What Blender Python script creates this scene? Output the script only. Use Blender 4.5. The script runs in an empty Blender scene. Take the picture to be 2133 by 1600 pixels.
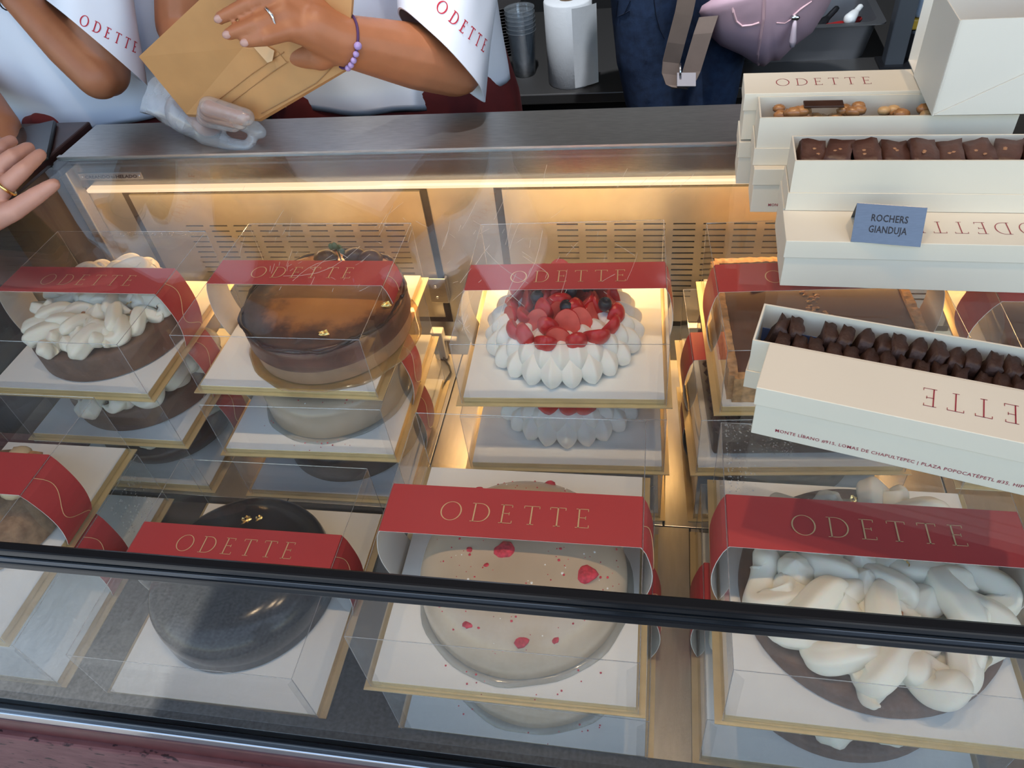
import bpy, bmesh, math, random
from mathutils import Vector, Matrix
from mathutils.bvhtree import BVHTree
sc = bpy.context.scene
COL = sc.collection
PI = math.pi
V = Vector

# ------------------------------------------------------------------ camera
F_PX = 1576.47
CAM = V((0.14807, -0.62991, 0.90659))
def cam_axes(yaw, pitch, roll):
    cy, sy = math.cos(yaw), math.sin(yaw)
    fw = V((-sy*math.cos(pitch), cy*math.cos(pitch), math.sin(pitch)))
    r = V((cy, sy, 0)); u = r.cross(fw)
    c, s = math.cos(roll), math.sin(roll)
    return c*r + s*u, -s*r + c*u, fw
AX_R, AX_U, AX_F = cam_axes(0.25236788, -0.76790421, -0.14344625)
cd = bpy.data.cameras.new('camera'); cam = bpy.data.objects.new('camera', cd); COL.objects.link(cam)
cam.matrix_world = Matrix(((AX_R.x, AX_U.x, -AX_F.x, CAM.x), (AX_R.y, AX_U.y, -AX_F.y, CAM.y), (AX_R.z, AX_U.z, -AX_F.z, CAM.z), (0, 0, 0, 1)))
cd.sensor_width = 36.0; cd.lens = F_PX/2133*36; cd.clip_start = 0.02; cd.clip_end = 200
sc.camera = cam
def ray(px, py): return ((px-1066.5)/F_PX)*AX_R - ((py-800)/F_PX)*AX_U + AX_F
def at(px, py, **k):
    d = ray(px, py); a, v = list(k.items())[0]; i = 'xyz'.index(a)
    return CAM + d*((v - CAM[i])/d[i])
def dep(px, py, d): return CAM + ray(px, py)*d

# ------------------------------------------------------------------ world, sun, lamps, exposure
w = bpy.data.worlds.new('world'); sc.world = w; w.use_nodes = True
nt = w.node_tree; nt.nodes.clear()
wo = nt.nodes.new('ShaderNodeOutputWorld'); bg = nt.nodes.new('ShaderNodeBackground')
sky = nt.nodes.new('ShaderNodeTexSky'); sky.sky_type = 'NISHITA'; sky.sun_disc = False
sky.sun_elevation = math.radians(55); sky.sun_rotation = math.radians(60); sky.air_density = 1.2; sky.dust_density = 2.0
tint = nt.nodes.new('ShaderNodeMixRGB'); tint.blend_type = 'MULTIPLY'; tint.inputs[0].default_value = 1; tint.inputs[2].default_value = (1.05, 1.0, .88, 1)
nt.links.new(sky.outputs[0], tint.inputs[1]); nt.links.new(tint.outputs[0], bg.inputs[0]); nt.links.new(bg.outputs[0], wo.inputs[0])
bg.inputs[1].default_value = 0.60
sd = bpy.data.lights.new('sun', 'SUN'); sd.energy = 5.5; sd.angle = 0.01; sd.color = (1, .95, .86)
sun = bpy.data.objects.new('sun', sd); COL.objects.link(sun)
sun.rotation_euler = V((.46, .10, -.88)).to_track_quat('-Z', 'Y').to_euler()
def area(name, loc, target, sx, sy, power, color, spread=PI):
    l = bpy.data.lights.new(name, 'AREA'); l.shape = 'RECTANGLE'; l.size = sx; l.size_y = sy; l.energy = power; l.color = color; l.spread = spread
    o = bpy.data.objects.new(name, l); COL.objects.link(o); o.location = loc
    o.rotation_euler = (V(target)-V(loc)).to_track_quat('-Z', 'Y').to_euler(); return o
CEIL = 2.5; BACK_FILL = (-.02, .52)
LAMPS = ((-.50, -.30), (.12, -.28), (.62, -.32))
WARM = (1.0, .57, .19); SOFT = (1.0, .72, .44)
area('case_led', (0.1, 0.345, 0.3335), (0.1, 0.335, 0.0), 1.75, 0.012, 4.8, WARM)
def spot(name, loc, target, power, color, size=70, blend=.6, r=.05):
    l = bpy.data.lights.new(name, 'SPOT'); l.energy = power; l.color = color; l.spot_size = math.radians(size); l.spot_blend = blend; l.shadow_soft_size = r
    o = bpy.data.objects.new(name, l); COL.objects.link(o); o.location = loc
    o.rotation_euler = (V(target)-V(loc)).to_track_quat('-Z', 'Y').to_euler(); return o
for _i, (_x, _y) in enumerate(LAMPS):
    spot('ceiling_spot', (_x, _y, CEIL-.05), (_x*.8+.03, .08, .2), (31, 33, 33)[_i], SOFT, 62, .8, .025)
spot('back_spot', (*BACK_FILL, CEIL-.05), (.12, 1.36, .10), 230, (.86, .93, 1.0), 60, .8, .025)  # added cool fill without a visible source, lifts the dark back counter
sc.view_settings.view_transform = 'Standard'; sc.view_settings.look = 'None'
sc.view_settings.gamma = 1.0; sc.view_settings.use_curve_mapping = False
sc.view_settings.exposure = 0.12
sc.cycles.transparent_max_bounces = 32; sc.cycles.max_bounces = 8; sc.cycles.glossy_bounces = 5
sc.cycles.sample_clamp_indirect = 4.0; sc.cycles.caustics_reflective = False; sc.cycles.caustics_refractive = False

# ------------------------------------------------------------------ materials
def mat(name, col, rough=.5, metal=0.0, var=0.0, scale=30.0, bump=0.0, bscale=None, stretch=None, spec=.5, sss=0.0, col2=None, trans=0.0, coat=0.0, detail=4):
    m = bpy.data.materials.new(name); m.use_nodes = True; t = m.node_tree; b = t.nodes['Principled BSDF']
    c = (*col, 1)
    b.inputs['Base Color'].default_value = c; b.inputs['Roughness'].default_value = rough; b.inputs['Metallic'].default_value = metal
    b.inputs['Specular IOR Level'].default_value = spec
    if coat: b.inputs['Coat Weight'].default_value = coat; b.inputs['Coat Roughness'].default_value = .08
    if sss:
        b.inputs['Subsurface Weight'].default_value = sss; b.inputs['Subsurface Radius'].default_value = (.01, .005, .003); b.inputs['Subsurface Scale'].default_value = .5
    if var or bump:
        tc = t.nodes.new('ShaderNodeTexCoord'); mp = t.nodes.new('ShaderNodeMapping'); t.links.new(tc.outputs['Object'], mp.inputs[0])
        if stretch: mp.inputs['Scale'].default_value = stretch
        n = t.nodes.new('ShaderNodeTexNoise'); n.inputs['Scale'].default_value = scale; n.inputs['Detail'].default_value = detail
        t.links.new(mp.outputs[0], n.inputs['Vector'])
        if var:
            r = t.nodes.new('ShaderNodeValToRGB'); r.color_ramp.elements[0].position = .3; r.color_ramp.elements[1].position = .7
            c2 = col2 or tuple(min(1, x*(1+var)) for x in col); c1 = tuple(x*(1-var) for x in col) if not col2 else col
            r.color_ramp.elements[0].color = (*c1, 1); r.color_ramp.elements[1].color = (*c2, 1)
            t.links.new(n.outputs['Fac'], r.inputs[0]); t.links.new(r.outputs[0], b.inputs['Base Color'])
        if bump:
            n2 = n
            if bscale:
                n2 = t.nodes.new('ShaderNodeTexNoise'); n2.inputs['Scale'].default_value = bscale; n2.inputs['Detail'].default_value = 5; t.links.new(mp.outputs[0], n2.inputs['Vector'])
            bp = t.nodes.new('ShaderNodeBump'); bp.inputs['Strength'].default_value = bump; bp.inputs['Distance'].default_value = .002
            t.links.new(n2.outputs['Fac'], bp.inputs['Height']); t.links.new(bp.outputs[0], b.inputs['Normal'])
    return m
def clear(name, tint, f0, haze, hazecol, rough, scratch=0.0):
    """thin clear sheet: transparent, mirror by Schlick's law, a little milky scatter"""
    m = bpy.data.materials.new(name); m.use_nodes = True; t = m.node_tree; t.nodes.clear()
    N = t.nodes.new; L = t.links.new
    out = N('ShaderNodeOutputMaterial'); tr = N('ShaderNodeBsdfTransparent'); tr.inputs[0].default_value = (*tint, 1)
    gl = N('ShaderNodeBsdfGlossy'); gl.inputs['Roughness'].default_value = rough
    df = N('ShaderNodeBsdfDiffuse'); df.inputs[0].default_value = (*hazecol, 1)
    g = N('ShaderNodeNewGeometry'); dt = N('ShaderNodeVectorMath'); dt.operation = 'DOT_PRODUCT'
    L(g.outputs['Normal'], dt.inputs[0]); L(g.outputs['Incoming'], dt.inputs[1])
    ab = N('ShaderNodeMath'); ab.operation = 'ABSOLUTE'; L(dt.outputs['Value'], ab.inputs[0])
    su = N('ShaderNodeMath'); su.operation = 'SUBTRACT'; su.inputs[0].default_value = 1; L(ab.outputs[0], su.inputs[1]); su.use_clamp = True
    pw = N('ShaderNodeMath'); pw.operation = 'POWER'; L(su.outputs[0], pw.inputs[0]); pw.inputs[1].default_value = 5
    ma = N('ShaderNodeMath'); ma.operation = 'MULTIPLY_ADD'; L(pw.outputs[0], ma.inputs[0]); ma.inputs[1].default_value = 1-f0; ma.inputs[2].default_value = f0
    hz = N('ShaderNodeMixShader'); L(tr.outputs[0], hz.inputs[1]); L(df.outputs[0], hz.inputs[2]); hz.inputs[0].default_value = haze
    if scratch:
        tc = N('ShaderNodeTexCoord'); nz = N('ShaderNodeTexNoise'); nz.inputs['Scale'].default_value = 9; nz.inputs['Detail'].default_value = 8; L(tc.outputs['Object'], nz.inputs['Vector'])
        rm = N('ShaderNodeMapRange'); rm.inputs[1].default_value = .45; rm.inputs[2].default_value = .75; rm.inputs[3].default_value = haze; rm.inputs[4].default_value = haze+scratch
        L(nz.outputs['Fac'], rm.inputs[0]); L(rm.outputs[0], hz.inputs[0])
    mx = N('ShaderNodeMixShader'); L(ma.outputs[0], mx.inputs[0]); L(hz.outputs[0], mx.inputs[1]); L(gl.outputs[0], mx.inputs[2]); L(mx.outputs[0], out.inputs[0])
    return m
M = {}
M['steel'] = mat('brushed_steel', (.56, .54, .51), .30, 1.0, .10, 60, .04, 90, (1, 14, 14))
M['steel_dark'] = mat('dull_steel', (.58, .55, .52), .36, 1.0, .12, 50, .04, 90, (1, 12, 12))
M['panel'] = mat('panel_steel', (.62, .60, .56), .40, 1.0, .05, 40, .02, 90, (1, 10, 1))
M['deck'] = mat('deck_steel', (.66, .63, .58), .33, 1.0, .06, 25, .08, 160, (6, 1, 1))
M['gasket'] = mat('black_rubber', (.012, .012, .013), .45)
M['blackgloss'] = mat('black_gloss_trim', (.012, .013, .016), .16)
M['alu'] = mat('aluminium', (.70, .70, .72), .22, 1.0)
M['sill'] = mat('black_sill', (.010, .011, .013), .3, 0, .3, 80)
M['glass'] = clear('case_glass', (.98, .985, .985), .036, .004, (.8, .85, .9), .004, .006)
M['glassedge'] = mat('glass_edge', (.03, .07, .065), .1)
M['plastic'] = clear('clear_plastic', (.985, .983, .98), .045, .010, (.9, .9, .9), .03, .03)
M['crease'] = clear('plastic_fold', (.80, .80, .82), .20, .18, (.95, .95, .98), .08)
M['gold'] = mat('gold_card', (.72, .58, .33), .36, .6, .06, 40)
M['white_card'] = mat('white_card', (.90, .90, .88), .45, 0, .015, 20)
M['red'] = mat('red_paper', (.47, .050, .054), .42, 0, .03, 12)
M['bandin'] = mat('paper_inside', (.82, .78, .74), .6)
M['goldprint'] = mat('gold_print', (.85, .60, .33), .38, .35)
M['redprint'] = mat('red_print', (.30, .025, .05), .5)
M['embroid'] = mat('red_thread', (.50, .010, .035), .7)
M['box'] = mat('cream_box_paper', (.74, .68, .575), .55, 0, .012, 15)
M['boxwhite'] = mat('white_box_paper', (.72, .69, .63), .5, 0, .01, 10)
M['cream'] = mat('whipped_cream', (.84, .80, .70), .42, 0, .02, 30, .05, 120, sss=.25)
M['meringue'] = mat('meringue', (.87, .84, .79), .5, 0, .015, 30, .08, 200, sss=.2)
M['choc'] = mat('chocolate', (.055, .024, .016), .38, 0, .25, 40, .15, 120)
M['chocmilk'] = mat('milk_chocolate', (.092, .040, .030), .48, 0, .25, 70, .45, 150)
M['brownie'] = mat('dark_brownie', (.045, .020, .015), .6, 0, .35, 90, .5, 200)
M['darkglaze'] = mat('dark_glaze', (.010, .008, .009), .16, 0, spec=.35)
M['ganache'] = mat('ganache', (.115, .050, .032), .20, 0, .12, 15)
M['cocoa_base'] = mat('cocoa_sponge', (.12, .062, .040), .6, 0, .2, 60, .2, 200)
M['beige'] = mat('berry_glaze', (.50, .385, .275), .22, 0, .06, 18, .03, 60, col2=(.57, .45, .335))
M['crust'] = mat('nut_crust', (.46, .25, .11), .7, 0, .4, 120, .6, 220)
M['bisc'] = mat('cake_base', (.33, .19, .105), .5, 0, .15, 40, .1, 120)
M['burntside'] = mat('burnt_side', (.115, .048, .027), .35, 0, .35, 30, .15, 90)
M['strawb'] = mat('strawberry', (.52, .012, .014), .25, 0, .2, 60, .35, 160, sss=.15)
M['strawcut'] = mat('strawberry_flesh', (.68, .10, .075), .35, 0, .25, 60)
M['blueb'] = mat('blueberry', (.016, .016, .028), .35, 0, .4, 30)
M['berrybit'] = mat('raspberry_bit', (.55, .03, .06), .6, 0, .4, 200, .5, 300)
M['goldleaf'] = mat('gold_leaf', (.95, .70, .28), .25, 1.0, 0, 50, .6, 150)
M['hazel'] = mat('hazelnut', (.36, .17, .085), .5, 0, .2, 60)
M['nutglaze'] = mat('caramel_nut', (.42, .19, .07), .25, 0, .3, 60, .2, 120)
M['sign'] = mat('sign_metal', (.19, .20, .225), .32, 1.0, .05, 60, .03, 90, (1, 14, 14))
M['ink'] = mat('black_ink', (.012, .012, .02), .6)
M['skin'] = mat('tan_skin', (.38, .145, .070), .48, 0, .06, 40, .06, 300, sss=.12)
M['skin_b'] = mat('warm_skin', (.41, .155, .072), .48, 0, .06, 40, .06, 300, sss=.12)
M['skin_c'] = mat('pink_skin', (.56, .29, .225), .45, 0, .06, 40, .06, 300, sss=.12)
M['nail'] = mat('nail', (.50, .29, .25), .2)
M['shirt'] = mat('white_cotton', (.80, .84, .97), .85, 0, .015, 10, .15, 14)
M['apron'] = mat('maroon_cloth', (.155, .018, .018), .85, 0, .15, 30, .2, 40)
M['trouser'] = mat('black_cloth', (.015, .015, .018), .9)
M['hair'] = mat('dark_hair', (.018, .012, .010), .5)
M['denim'] = mat('denim', (.020, .040, .095), .85, 0, .3, 60, .15, 300)
M['stitch'] = mat('denim_stitch', (.008, .014, .035), .8)
M['pack'] = mat('pink_canvas', (.50, .33, .40), .75, 0, .06, 20, .15, 60)
M['packtrim'] = mat('pink_piping', (.60, .38, .42), .6)
M['strap'] = mat('taupe_strap', (.16, .115, .095), .8, 0, .08, 30)
M['kraft'] = mat('kraft_paper', (.55, .29, .115), .6, 0, .05, 25, .04, 60)
M['kraftline'] = mat('kraft_fold', (.40, .21, .09), .7)
M['glove'] = clear('vinyl_glove', (.90, .90, .92), .05, .22, (.9, .9, .93), .16, .25)
M['paper'] = mat('paper_towel', (.74, .75, .77), .9, 0, .02, 60, .2, 200)
M['cardtube'] = mat('card_tube', (.22, .14, .08), .9)
M['cup'] = clear('clear_cup', (.86, .88, .90), .08, .10, (.85, .9, .95), .05)
M['dark'] = mat('dark_metal', (.03, .03, .034), .35, .6)
M['stone'] = None
M['wallm'] = mat('dark_wall', (.020, .017, .016), .8)
M['ceilm'] = mat('dark_ceiling', (.06, .05, .045), .8)
M['floorm'] = mat('dark_tiles', (.030, .026, .025), .5, 0, .2, 20)
M['pave'] = mat('stone_paving', (.22, .225, .23), .9, 0, .35, 130, .6, 180)
M['purple'] = mat('purple_cord', (.075, .025, .11), .7)
M['bead'] = mat('lilac_bead', (.42, .30, .62), .25)
M['silver'] = mat('silver', (.8, .8, .82), .2, 1.0)
M['goldm'] = mat('gold_metal', (.85, .58, .22), .2, 1.0)
M['redplastic'] = mat('red_plastic', (.35, .02, .02), .35)
M['bluewhite'] = mat('pale_blue_plastic', (.35, .42, .55), .5)
M['yellow'] = mat('yellow_plastic', (.55, .33, .03), .5)
M['leafgreen'] = mat('green_sprig', (.10, .16, .10), .6)
M['leafyel'] = mat('yellow_leaf', (.75, .55, .12), .7)
M['lamp'] = mat('lamp_face', (1, .8, .55), .5)
_b = M['lamp'].node_tree.nodes['Principled BSDF']; _b.inputs['Emission Color'].default_value = (1, .78, .5, 1); _b.inputs['Emission Strength'].default_value = 6
M['led'] = mat('led_diffuser', (.85, .75, .6), .4)
_b = M['led'].node_tree.nodes['Principled BSDF']; _b.inputs['Emission Color'].default_value = (1, .66, .34, 1); _b.inputs['Emission Strength'].default_value = .9  # emission stands in for the warm light falling on the lip
def stone_mat():
    m = mat('maroon_travertine', (.105, .038, .044), .55, 0, .25, 22, .25, 60, (1, 3, 3), col2=(.155, .065, .070), spec=.25); t = m.node_tree; b = t.nodes['Principled BSDF']
    tc = t.nodes.new('ShaderNodeTexCoord'); mp = t.nodes.new('ShaderNodeMapping'); mp.inputs['Scale'].default_value = (1, 2.2, 2.2); t.links.new(tc.outputs['Object'], mp.inputs[0])
    n = t.nodes.new('ShaderNodeTexNoise'); n.inputs['Scale'].default_value = 55; n.inputs['Detail'].default_value = 6; t.links.new(mp.outputs[0], n.inputs['Vector'])
    r = t.nodes.new('ShaderNodeValToRGB'); r.color_ramp.elements[0].position = .60; r.color_ramp.elements[1].position = .66
    t.links.new(n.outputs['Fac'], r.inputs[0])
    mx = t.nodes.new('ShaderNodeMixRGB'); mx.inputs[2].default_value = (.028, .012, .015, 1)
    src = b.inputs['Base Color'].links[0].from_socket; t.links.new(src, mx.inputs[1]); t.links.new(r.outputs[0], mx.inputs[0]); t.links.new(mx.outputs[0], b.inputs['Base Color'])
    return m
M['stone'] = stone_mat()
def burnt_top():
    m = mat('burnt_top', (.3, .12, .04), .30, 0, 0, 30, .10, 70, coat=.3); t = m.node_tree; b = t.nodes['Principled BSDF']
    tc = t.nodes.new('ShaderNodeTexCoord'); ln = t.nodes.new('ShaderNodeVectorMath'); ln.operation = 'LENGTH'
    mp = t.nodes.new('ShaderNodeMapping'); mp.inputs['Scale'].default_value = (1, 1, 0); mp.inputs['Location'].default_value = (-.012, -.02, 0)
    t.links.new(tc.outputs['Object'], mp.inputs[0]); t.links.new(mp.outputs[0], ln.inputs[0])
    n = t.nodes.new('ShaderNodeTexNoise'); n.inputs['Scale'].default_value = 20; n.inputs['Detail'].default_value = 10; n.inputs['Roughness'].default_value = .65; t.links.new(tc.outputs['Object'], n.inputs['Vector'])
    a = t.nodes.new('ShaderNodeMath'); a.operation = 'MULTIPLY_ADD'; a.inputs[1].default_value = .13; t.links.new(n.outputs['Fac'], a.inputs[0]); t.links.new(ln.outputs['Value'], a.inputs[2])
    r = t.nodes.new('ShaderNodeValToRGB'); e = r.color_ramp.elements
    e[0].position = .06; e[0].color = (.62, .27, .075, 1); e[1].position = .20; e[1].color = (.028, .012, .010, 1)
    x = e.new(.140); x.color = (.44, .165, .045, 1); x = e.new(.172); x.color = (.085, .03, .016, 1)
    t.links.new(a.outputs[0], r.inputs[0]); t.links.new(r.outputs[0], b.inputs['Base Color']); return m
M['burnttop'] = burnt_top()

# ------------------------------------------------------------------ mesh helpers
class MB:
    def __init__(s): s.v = []; s.f = []; s.mi = []
    def add(s, vs, fs, mi=0):
        o = len(s.v); s.v += [tuple(x) for x in vs]; s.f += [tuple(i+o for i in f) for f in fs]; s.mi += [mi]*len(fs); return s
    def box(s, a, b, mi=0):
        x0, y0, z0 = a; x1, y1, z1 = b
        return s.add([(x0,y0,z0),(x1,y0,z0),(x1,y1,z0),(x0,y1,z0),(x0,y0,z1),(x1,y0,z1),(x1,y1,z1),(x0,y1,z1)],
                     [(0,3,2,1),(4,5,6,7),(0,1,5,4),(1,2,6,5),(2,3,7,6),(3,0,4,7)], mi)
    def bev(s, a, b, r, mi=0):
        """box with chamfered edges"""
        x0,y0,z0 = a; x1,y1,z1 = b; bm = bmesh.new()
        bmesh.ops.create_cube(bm, size=1); 
        for v in bm.verts: v.co = V((x0+(v.co.x+.5)*(x1-x0), y0+(v.co.y+.5)*(y1-y0), z0+(v.co.z+.5)*(z1-z0)))
        bmesh.ops.bevel(bm, geom=bm.edges[:], offset=r, segments=2, affect='EDGES', profile=.5)
        return s.bm(bm, mi)
    def bm(s, bm, mi=0):
        bm.verts.index_update(); s.add([v.co[:] for v in bm.verts], [[v.index for v in f.verts] for f in bm.faces], mi); bm.free(); return s
    def quad(s, a, b, c, d, mi=0): return s.add([a, b, c, d], [(0,1,2,3)], mi)
    def loft(s, rings, closed=True, cap0=True, cap1=True, mi=0):
        n = len(rings[0]); vs = [p for r in rings for p in r]; fs = []
        for i in range(len(rings)-1):
            for j in range(n if closed else n-1):
                k = (j+1) % n; fs.append((i*n+j, i*n+k, (i+1)*n+k, (i+1)*n+j))
        if closed and cap0: fs.append(tuple(range(n-1, -1, -1)))
        if closed and cap1: fs.append(tuple((len(rings)-1)*n+j for j in range(n)))
        return s.add(vs, fs, mi)
    def tube(s, pts, r, n=8, cap=True, flute=0, nf=5, sx=1.0, mi=0, up=None):
        pts = [V(p) for p in pts]; rs = r if isinstance(r, (list, tuple)) else [r]*len(pts); rings = []
        ref = up
        for i, p in enumerate(pts):
            t = (pts[min(i+1, len(pts)-1)] - pts[max(i-1, 0)]).normalized()
            if ref is None: ref = V((0,0,1)) if abs(t.z) < .9 else V((1,0,0))
            b = t.cross(ref).normalized(); nn = b.cross(t).normalized()
            if up is None: ref = nn
            rings.append([p + (b*math.cos(2*PI*k/n)*sx + nn*math.sin(2*PI*k/n))*rs[i]*(1+flute*math.cos(nf*2*PI*k/n)) for k in range(n)])
        return s.loft(rings, True, cap, cap, mi)
    def ribbon(s, pts, width, side, thick=.0006, mi=0):
        side = V(side); rings = []
        for i, p in enumerate(pts):
            p = V(p); t = (V(pts[min(i+1, len(pts)-1)])-V(pts[max(i-1, 0)])).normalized(); nn = t.cross(side).normalized()*thick/2; h = side*width/2
            rings.append([p-h-nn, p+h-nn, p+h+nn, p-h+nn])
        return s.loft(rings, True, True, True, mi)
    def lathe(s, prof, n=40, c=(0,0), wob=None, mi=0):
        rings = []
        for (r, z) in prof:
            rings.append([(c[0]+r*math.cos(2*PI*k/n)*(1 if not wob else 1+wob(k/n, r, z)), c[1]+r*math.sin(2*PI*k/n)*(1 if not wob else 1+wob(k/n, r, z)), z) for k in range(n)])
        return s.loft(rings, True, True, True, mi)
    def ball(s, c, r, sub=2, sc_=(1,1,1), noise=0, seed=0, mi=0, rot=None):
        bm = bmesh.new(); bmesh.ops.create_icosphere(bm, subdivisions=sub, radius=1); rnd = random.Random(seed)
        for v in bm.verts:
            k = 1+noise*(rnd.random()-.5)*2; q = V((v.co.x*sc_[0], v.co.y*sc_[1], v.co.z*sc_[2]))*r*k
            if rot: q = rot @ q
            v.co = q+V(c)
        return s.bm(bm, mi)
    def mesh(s, name, mats, smooth=False):
        me = bpy.data.meshes.new(name); me.from_pydata(s.v, [], s.f)
        for m in (mats if isinstance(mats, list) else [mats]): me.materials.append(m)
        if isinstance(mats, list): me.polygons.foreach_set('material_index', s.mi)
        bm = bmesh.new(); bm.from_mesh(me); bmesh.ops.recalc_face_normals(bm, faces=bm.faces); bm.to_mesh(me); bm.free()
        if smooth: me.polygons.foreach_set('use_smooth', [True]*len(me.polygons))
        me.update(); return me
    def build(s, name, mats, parent=None, smooth=False, loc=None, rotz=0, sharp=None):
        me = s.mesh(name, mats, smooth or sharp is not None)
        if sharp is not None: me.set_sharp_from_angle(angle=math.radians(sharp))
        return put(name, me, parent, loc, rotz)
def put(name, me, parent=None, loc=None, rotz=0, rot=None, scale=None):
    o = bpy.data.objects.new(name, me); COL.objects.link(o)
    if parent: o.parent = parent
    if loc is not None: o.location = loc
    if rot is not None: o.rotation_euler = rot
    elif rotz: o.rotation_euler = (0, 0, rotz)
    if scale: o.scale = scale
    return o
def thing(name, label, cat, loc=(0,0,0), rotz=0, group=None):
    o = bpy.data.objects.new(name, None); COL.objects.link(o); o.location = loc; o.rotation_euler = (0,0,rotz); o.empty_display_size = .05
    o['label'] = label; o['category'] = cat
    if group: o['group'] = group
    return o
def tag(o, label, cat, group=None):
    o['label'] = label; o['category'] = cat
    if group: o['group'] = group
    return o
def struct(o): o['kind'] = 'structure'; return o
def sub(v, f, lv=2):
    pass
def applied(o):
    dg = bpy.context.evaluated_depsgraph_get(); dg.update(); me = bpy.data.meshes.new_from_object(o.evaluated_get(dg)); return me
def capsule(mb, p0, r0, p1, r1, n=14, flat=None):
    p0, p1 = V(p0), V(p1); t = (p1-p0); L = t.length; t = t.normalized() if L > 1e-6 else V((0,0,1))
    a = V((0,0,1)) if abs(t.z) < .9 else V((1,0,0))
    if flat: a = V(flat[0]); 
    b = t.cross(a).normalized(); c = b.cross(t).normalized(); fb = flat[1] if flat else 1.0   # fb scales along c (the flat axis)
    rings = []
    def ring(p, r): return [p + b*math.cos(2*PI*k/n)*r + c*math.sin(2*PI*k/n)*r*fb for k in range(n)]
    for i in range(1, 5): an = -PI/2 + i*PI/10; rings.append(ring(p0+t*math.sin(an)*r0, math.cos(an)*r0))
    rings.append(ring(p0, r0)); rings.append(ring(p1, r1))
    for i in range(1, 5): an = i*PI/10; rings.append(ring(p1+t*math.sin(an)*r1, math.cos(an)*r1))
    mb.loft(rings)
def organic(name, caps, vox, smooth, material, parent=None, extra=None):
    """tapered limbs merged into one continuous skin"""
    mb = MB()
    for c in caps: capsule(mb, *c)
    if extra: extra(mb)
    o = mb.build('tmp', material)
    r = o.modifiers.new('r', 'REMESH'); r.mode = 'VOXEL'; r.voxel_size = vox; r.adaptivity = 0
    s = o.modifiers.new('s', 'SMOOTH'); s.iterations = smooth; s.factor = .5
    me = applied(o); me.name = name; tmp = o.data; bpy.data.objects.remove(o); bpy.data.meshes.remove(tmp)
    me.polygons.foreach_set('use_smooth', [True]*len(me.polygons)); me.materials.clear(); me.materials.append(material)
    return put(name, me, parent)
def smoothmesh(mb, name, material, lv=2):
    o = mb.build('tmp', material); m = o.modifiers.new('s', 'SUBSURF'); m.levels = lv
    me = applied(o); me.name = name; tmp = o.data; bpy.data.objects.remove(o); bpy.data.meshes.remove(tmp)
    me.polygons.foreach_set('use_smooth', [True]*len(me.polygons)); return me

# ------------------------------------------------------------------ lettering
def ring_poly(cx, cy, rx, ry, ix, iy, n=28, a0=0.0, a1=2*PI):
    out = []
    for k in range(n):
        t0 = a0+(a1-a0)*k/n; t1 = a0+(a1-a0)*(k+1)/n
        out.append([(cx+rx*math.cos(t0), cy+ry*math.sin(t0)), (cx+rx*math.cos(t1), cy+ry*math.sin(t1)), (cx+ix*math.cos(t1), cy+iy*math.sin(t1)), (cx+ix*math.cos(t0), cy+iy*math.sin(t0))])
    return out
def R_(x0, y0, x1, y1): return [(x0,y0),(x1,y0),(x1,y1),(x0,y1)]
def glyph(ch, w=1.0):
    t, T = .030*w, .058*w; S = []
    if ch == 'O': return ring_poly(.46, .5, .46, .515, .46-T, .515-t), .92
    if ch == 'D':
        S = [R_(.10,0,.10+T,1), R_(0,0,.34,t), R_(0,1-t,.34,1)] + ring_poly(.34, .5, .46, .5, .46-T, .5-t, 18, -PI/2, PI/2); return S, .80
    if ch == 'E':
        S = [R_(.10,0,.10+T,1), R_(0,0,.56,t), R_(0,1-t,.52,1), R_(.10,.51,.42,.51+t), R_(.56-t,0,.56,.15), R_(.52-t,.86,.52,1), R_(.42-t,.44,.42,.60)]; return S, .58
    if ch == 'T':
        S = [R_(.34-T/2,0,.34+T/2,1), R_(0,1-t,.68,1), R_(.2,0,.48,t), R_(0,.86,t,1), R_(.68-t,.86,.68,1)]; return S, .68
ODETTE_W = None
def odette(pitch=1.12, w=1.0):
    polys = []; x = 0
    for ch in 'ODETTE':
        g, adv = glyph(ch, w)
        polys += [[(px+x, py) for px, py in p] for p in g]; x += adv + pitch - .70
    return polys, x - pitch + .70
def place_polys(polys, width, origin, xd, yd, h, total, off=.0004):
    """flat lettering: origin is the lower left corner; total is the run length"""
    sx = total/width; n = V(xd).cross(V(yd)).normalized(); mb = MB()
    for p in polys: mb.add([V(origin)+V(xd)*(x*sx)+V(yd)*(y*h)+n*off for x, y in p], [tuple(range(len(p)))])
    return mb
def odette_mb(center, xd, yd, h, total, w=1.0, off=.0004):
    polys, width = odette(w=w); xd = V(xd).normalized(); yd = V(yd).normalized()
    return place_polys(polys, width, V(center)-xd*total/2-yd*h/2, xd, yd, h, total, off)
_font = {}
def sans(text, h, bold=0.0, spacing=1.0, shear=0.0):
    c = bpy.data.curves.new('t', 'FONT'); c.body = text; c.size = h*1.40; c.resolution_u = 2; c.offset = bold*h; c.space_character = spacing; c.shear = shear
    o = bpy.data.objects.new('t', c); COL.objects.link(o); me = applied(o)
    vs = [v.co.copy() for v in me.vertices]; fs = [list(p.vertices) for p in me.polygons]
    bpy.data.objects.remove(o); bpy.data.curves.remove(c); bpy.data.meshes.remove(me); return vs, fs
def sans_mb(text, origin, xd, yd, h, bold=0.0, spacing=1.0, total=None, off=.0004, center=False, shear=0.0):
    vs, fs = sans(text, h, bold, spacing, shear); xd = V(xd).normalized(); yd = V(yd).normalized(); n = xd.cross(yd).normalized()
    w = max(v.x for v in vs); k = total/w if total else 1.0; x0 = w*k/2 if center else 0
    return MB().add([V(origin)+xd*(v.x*k-x0)+yd*v.y+n*off for v in vs], fs)

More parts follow.
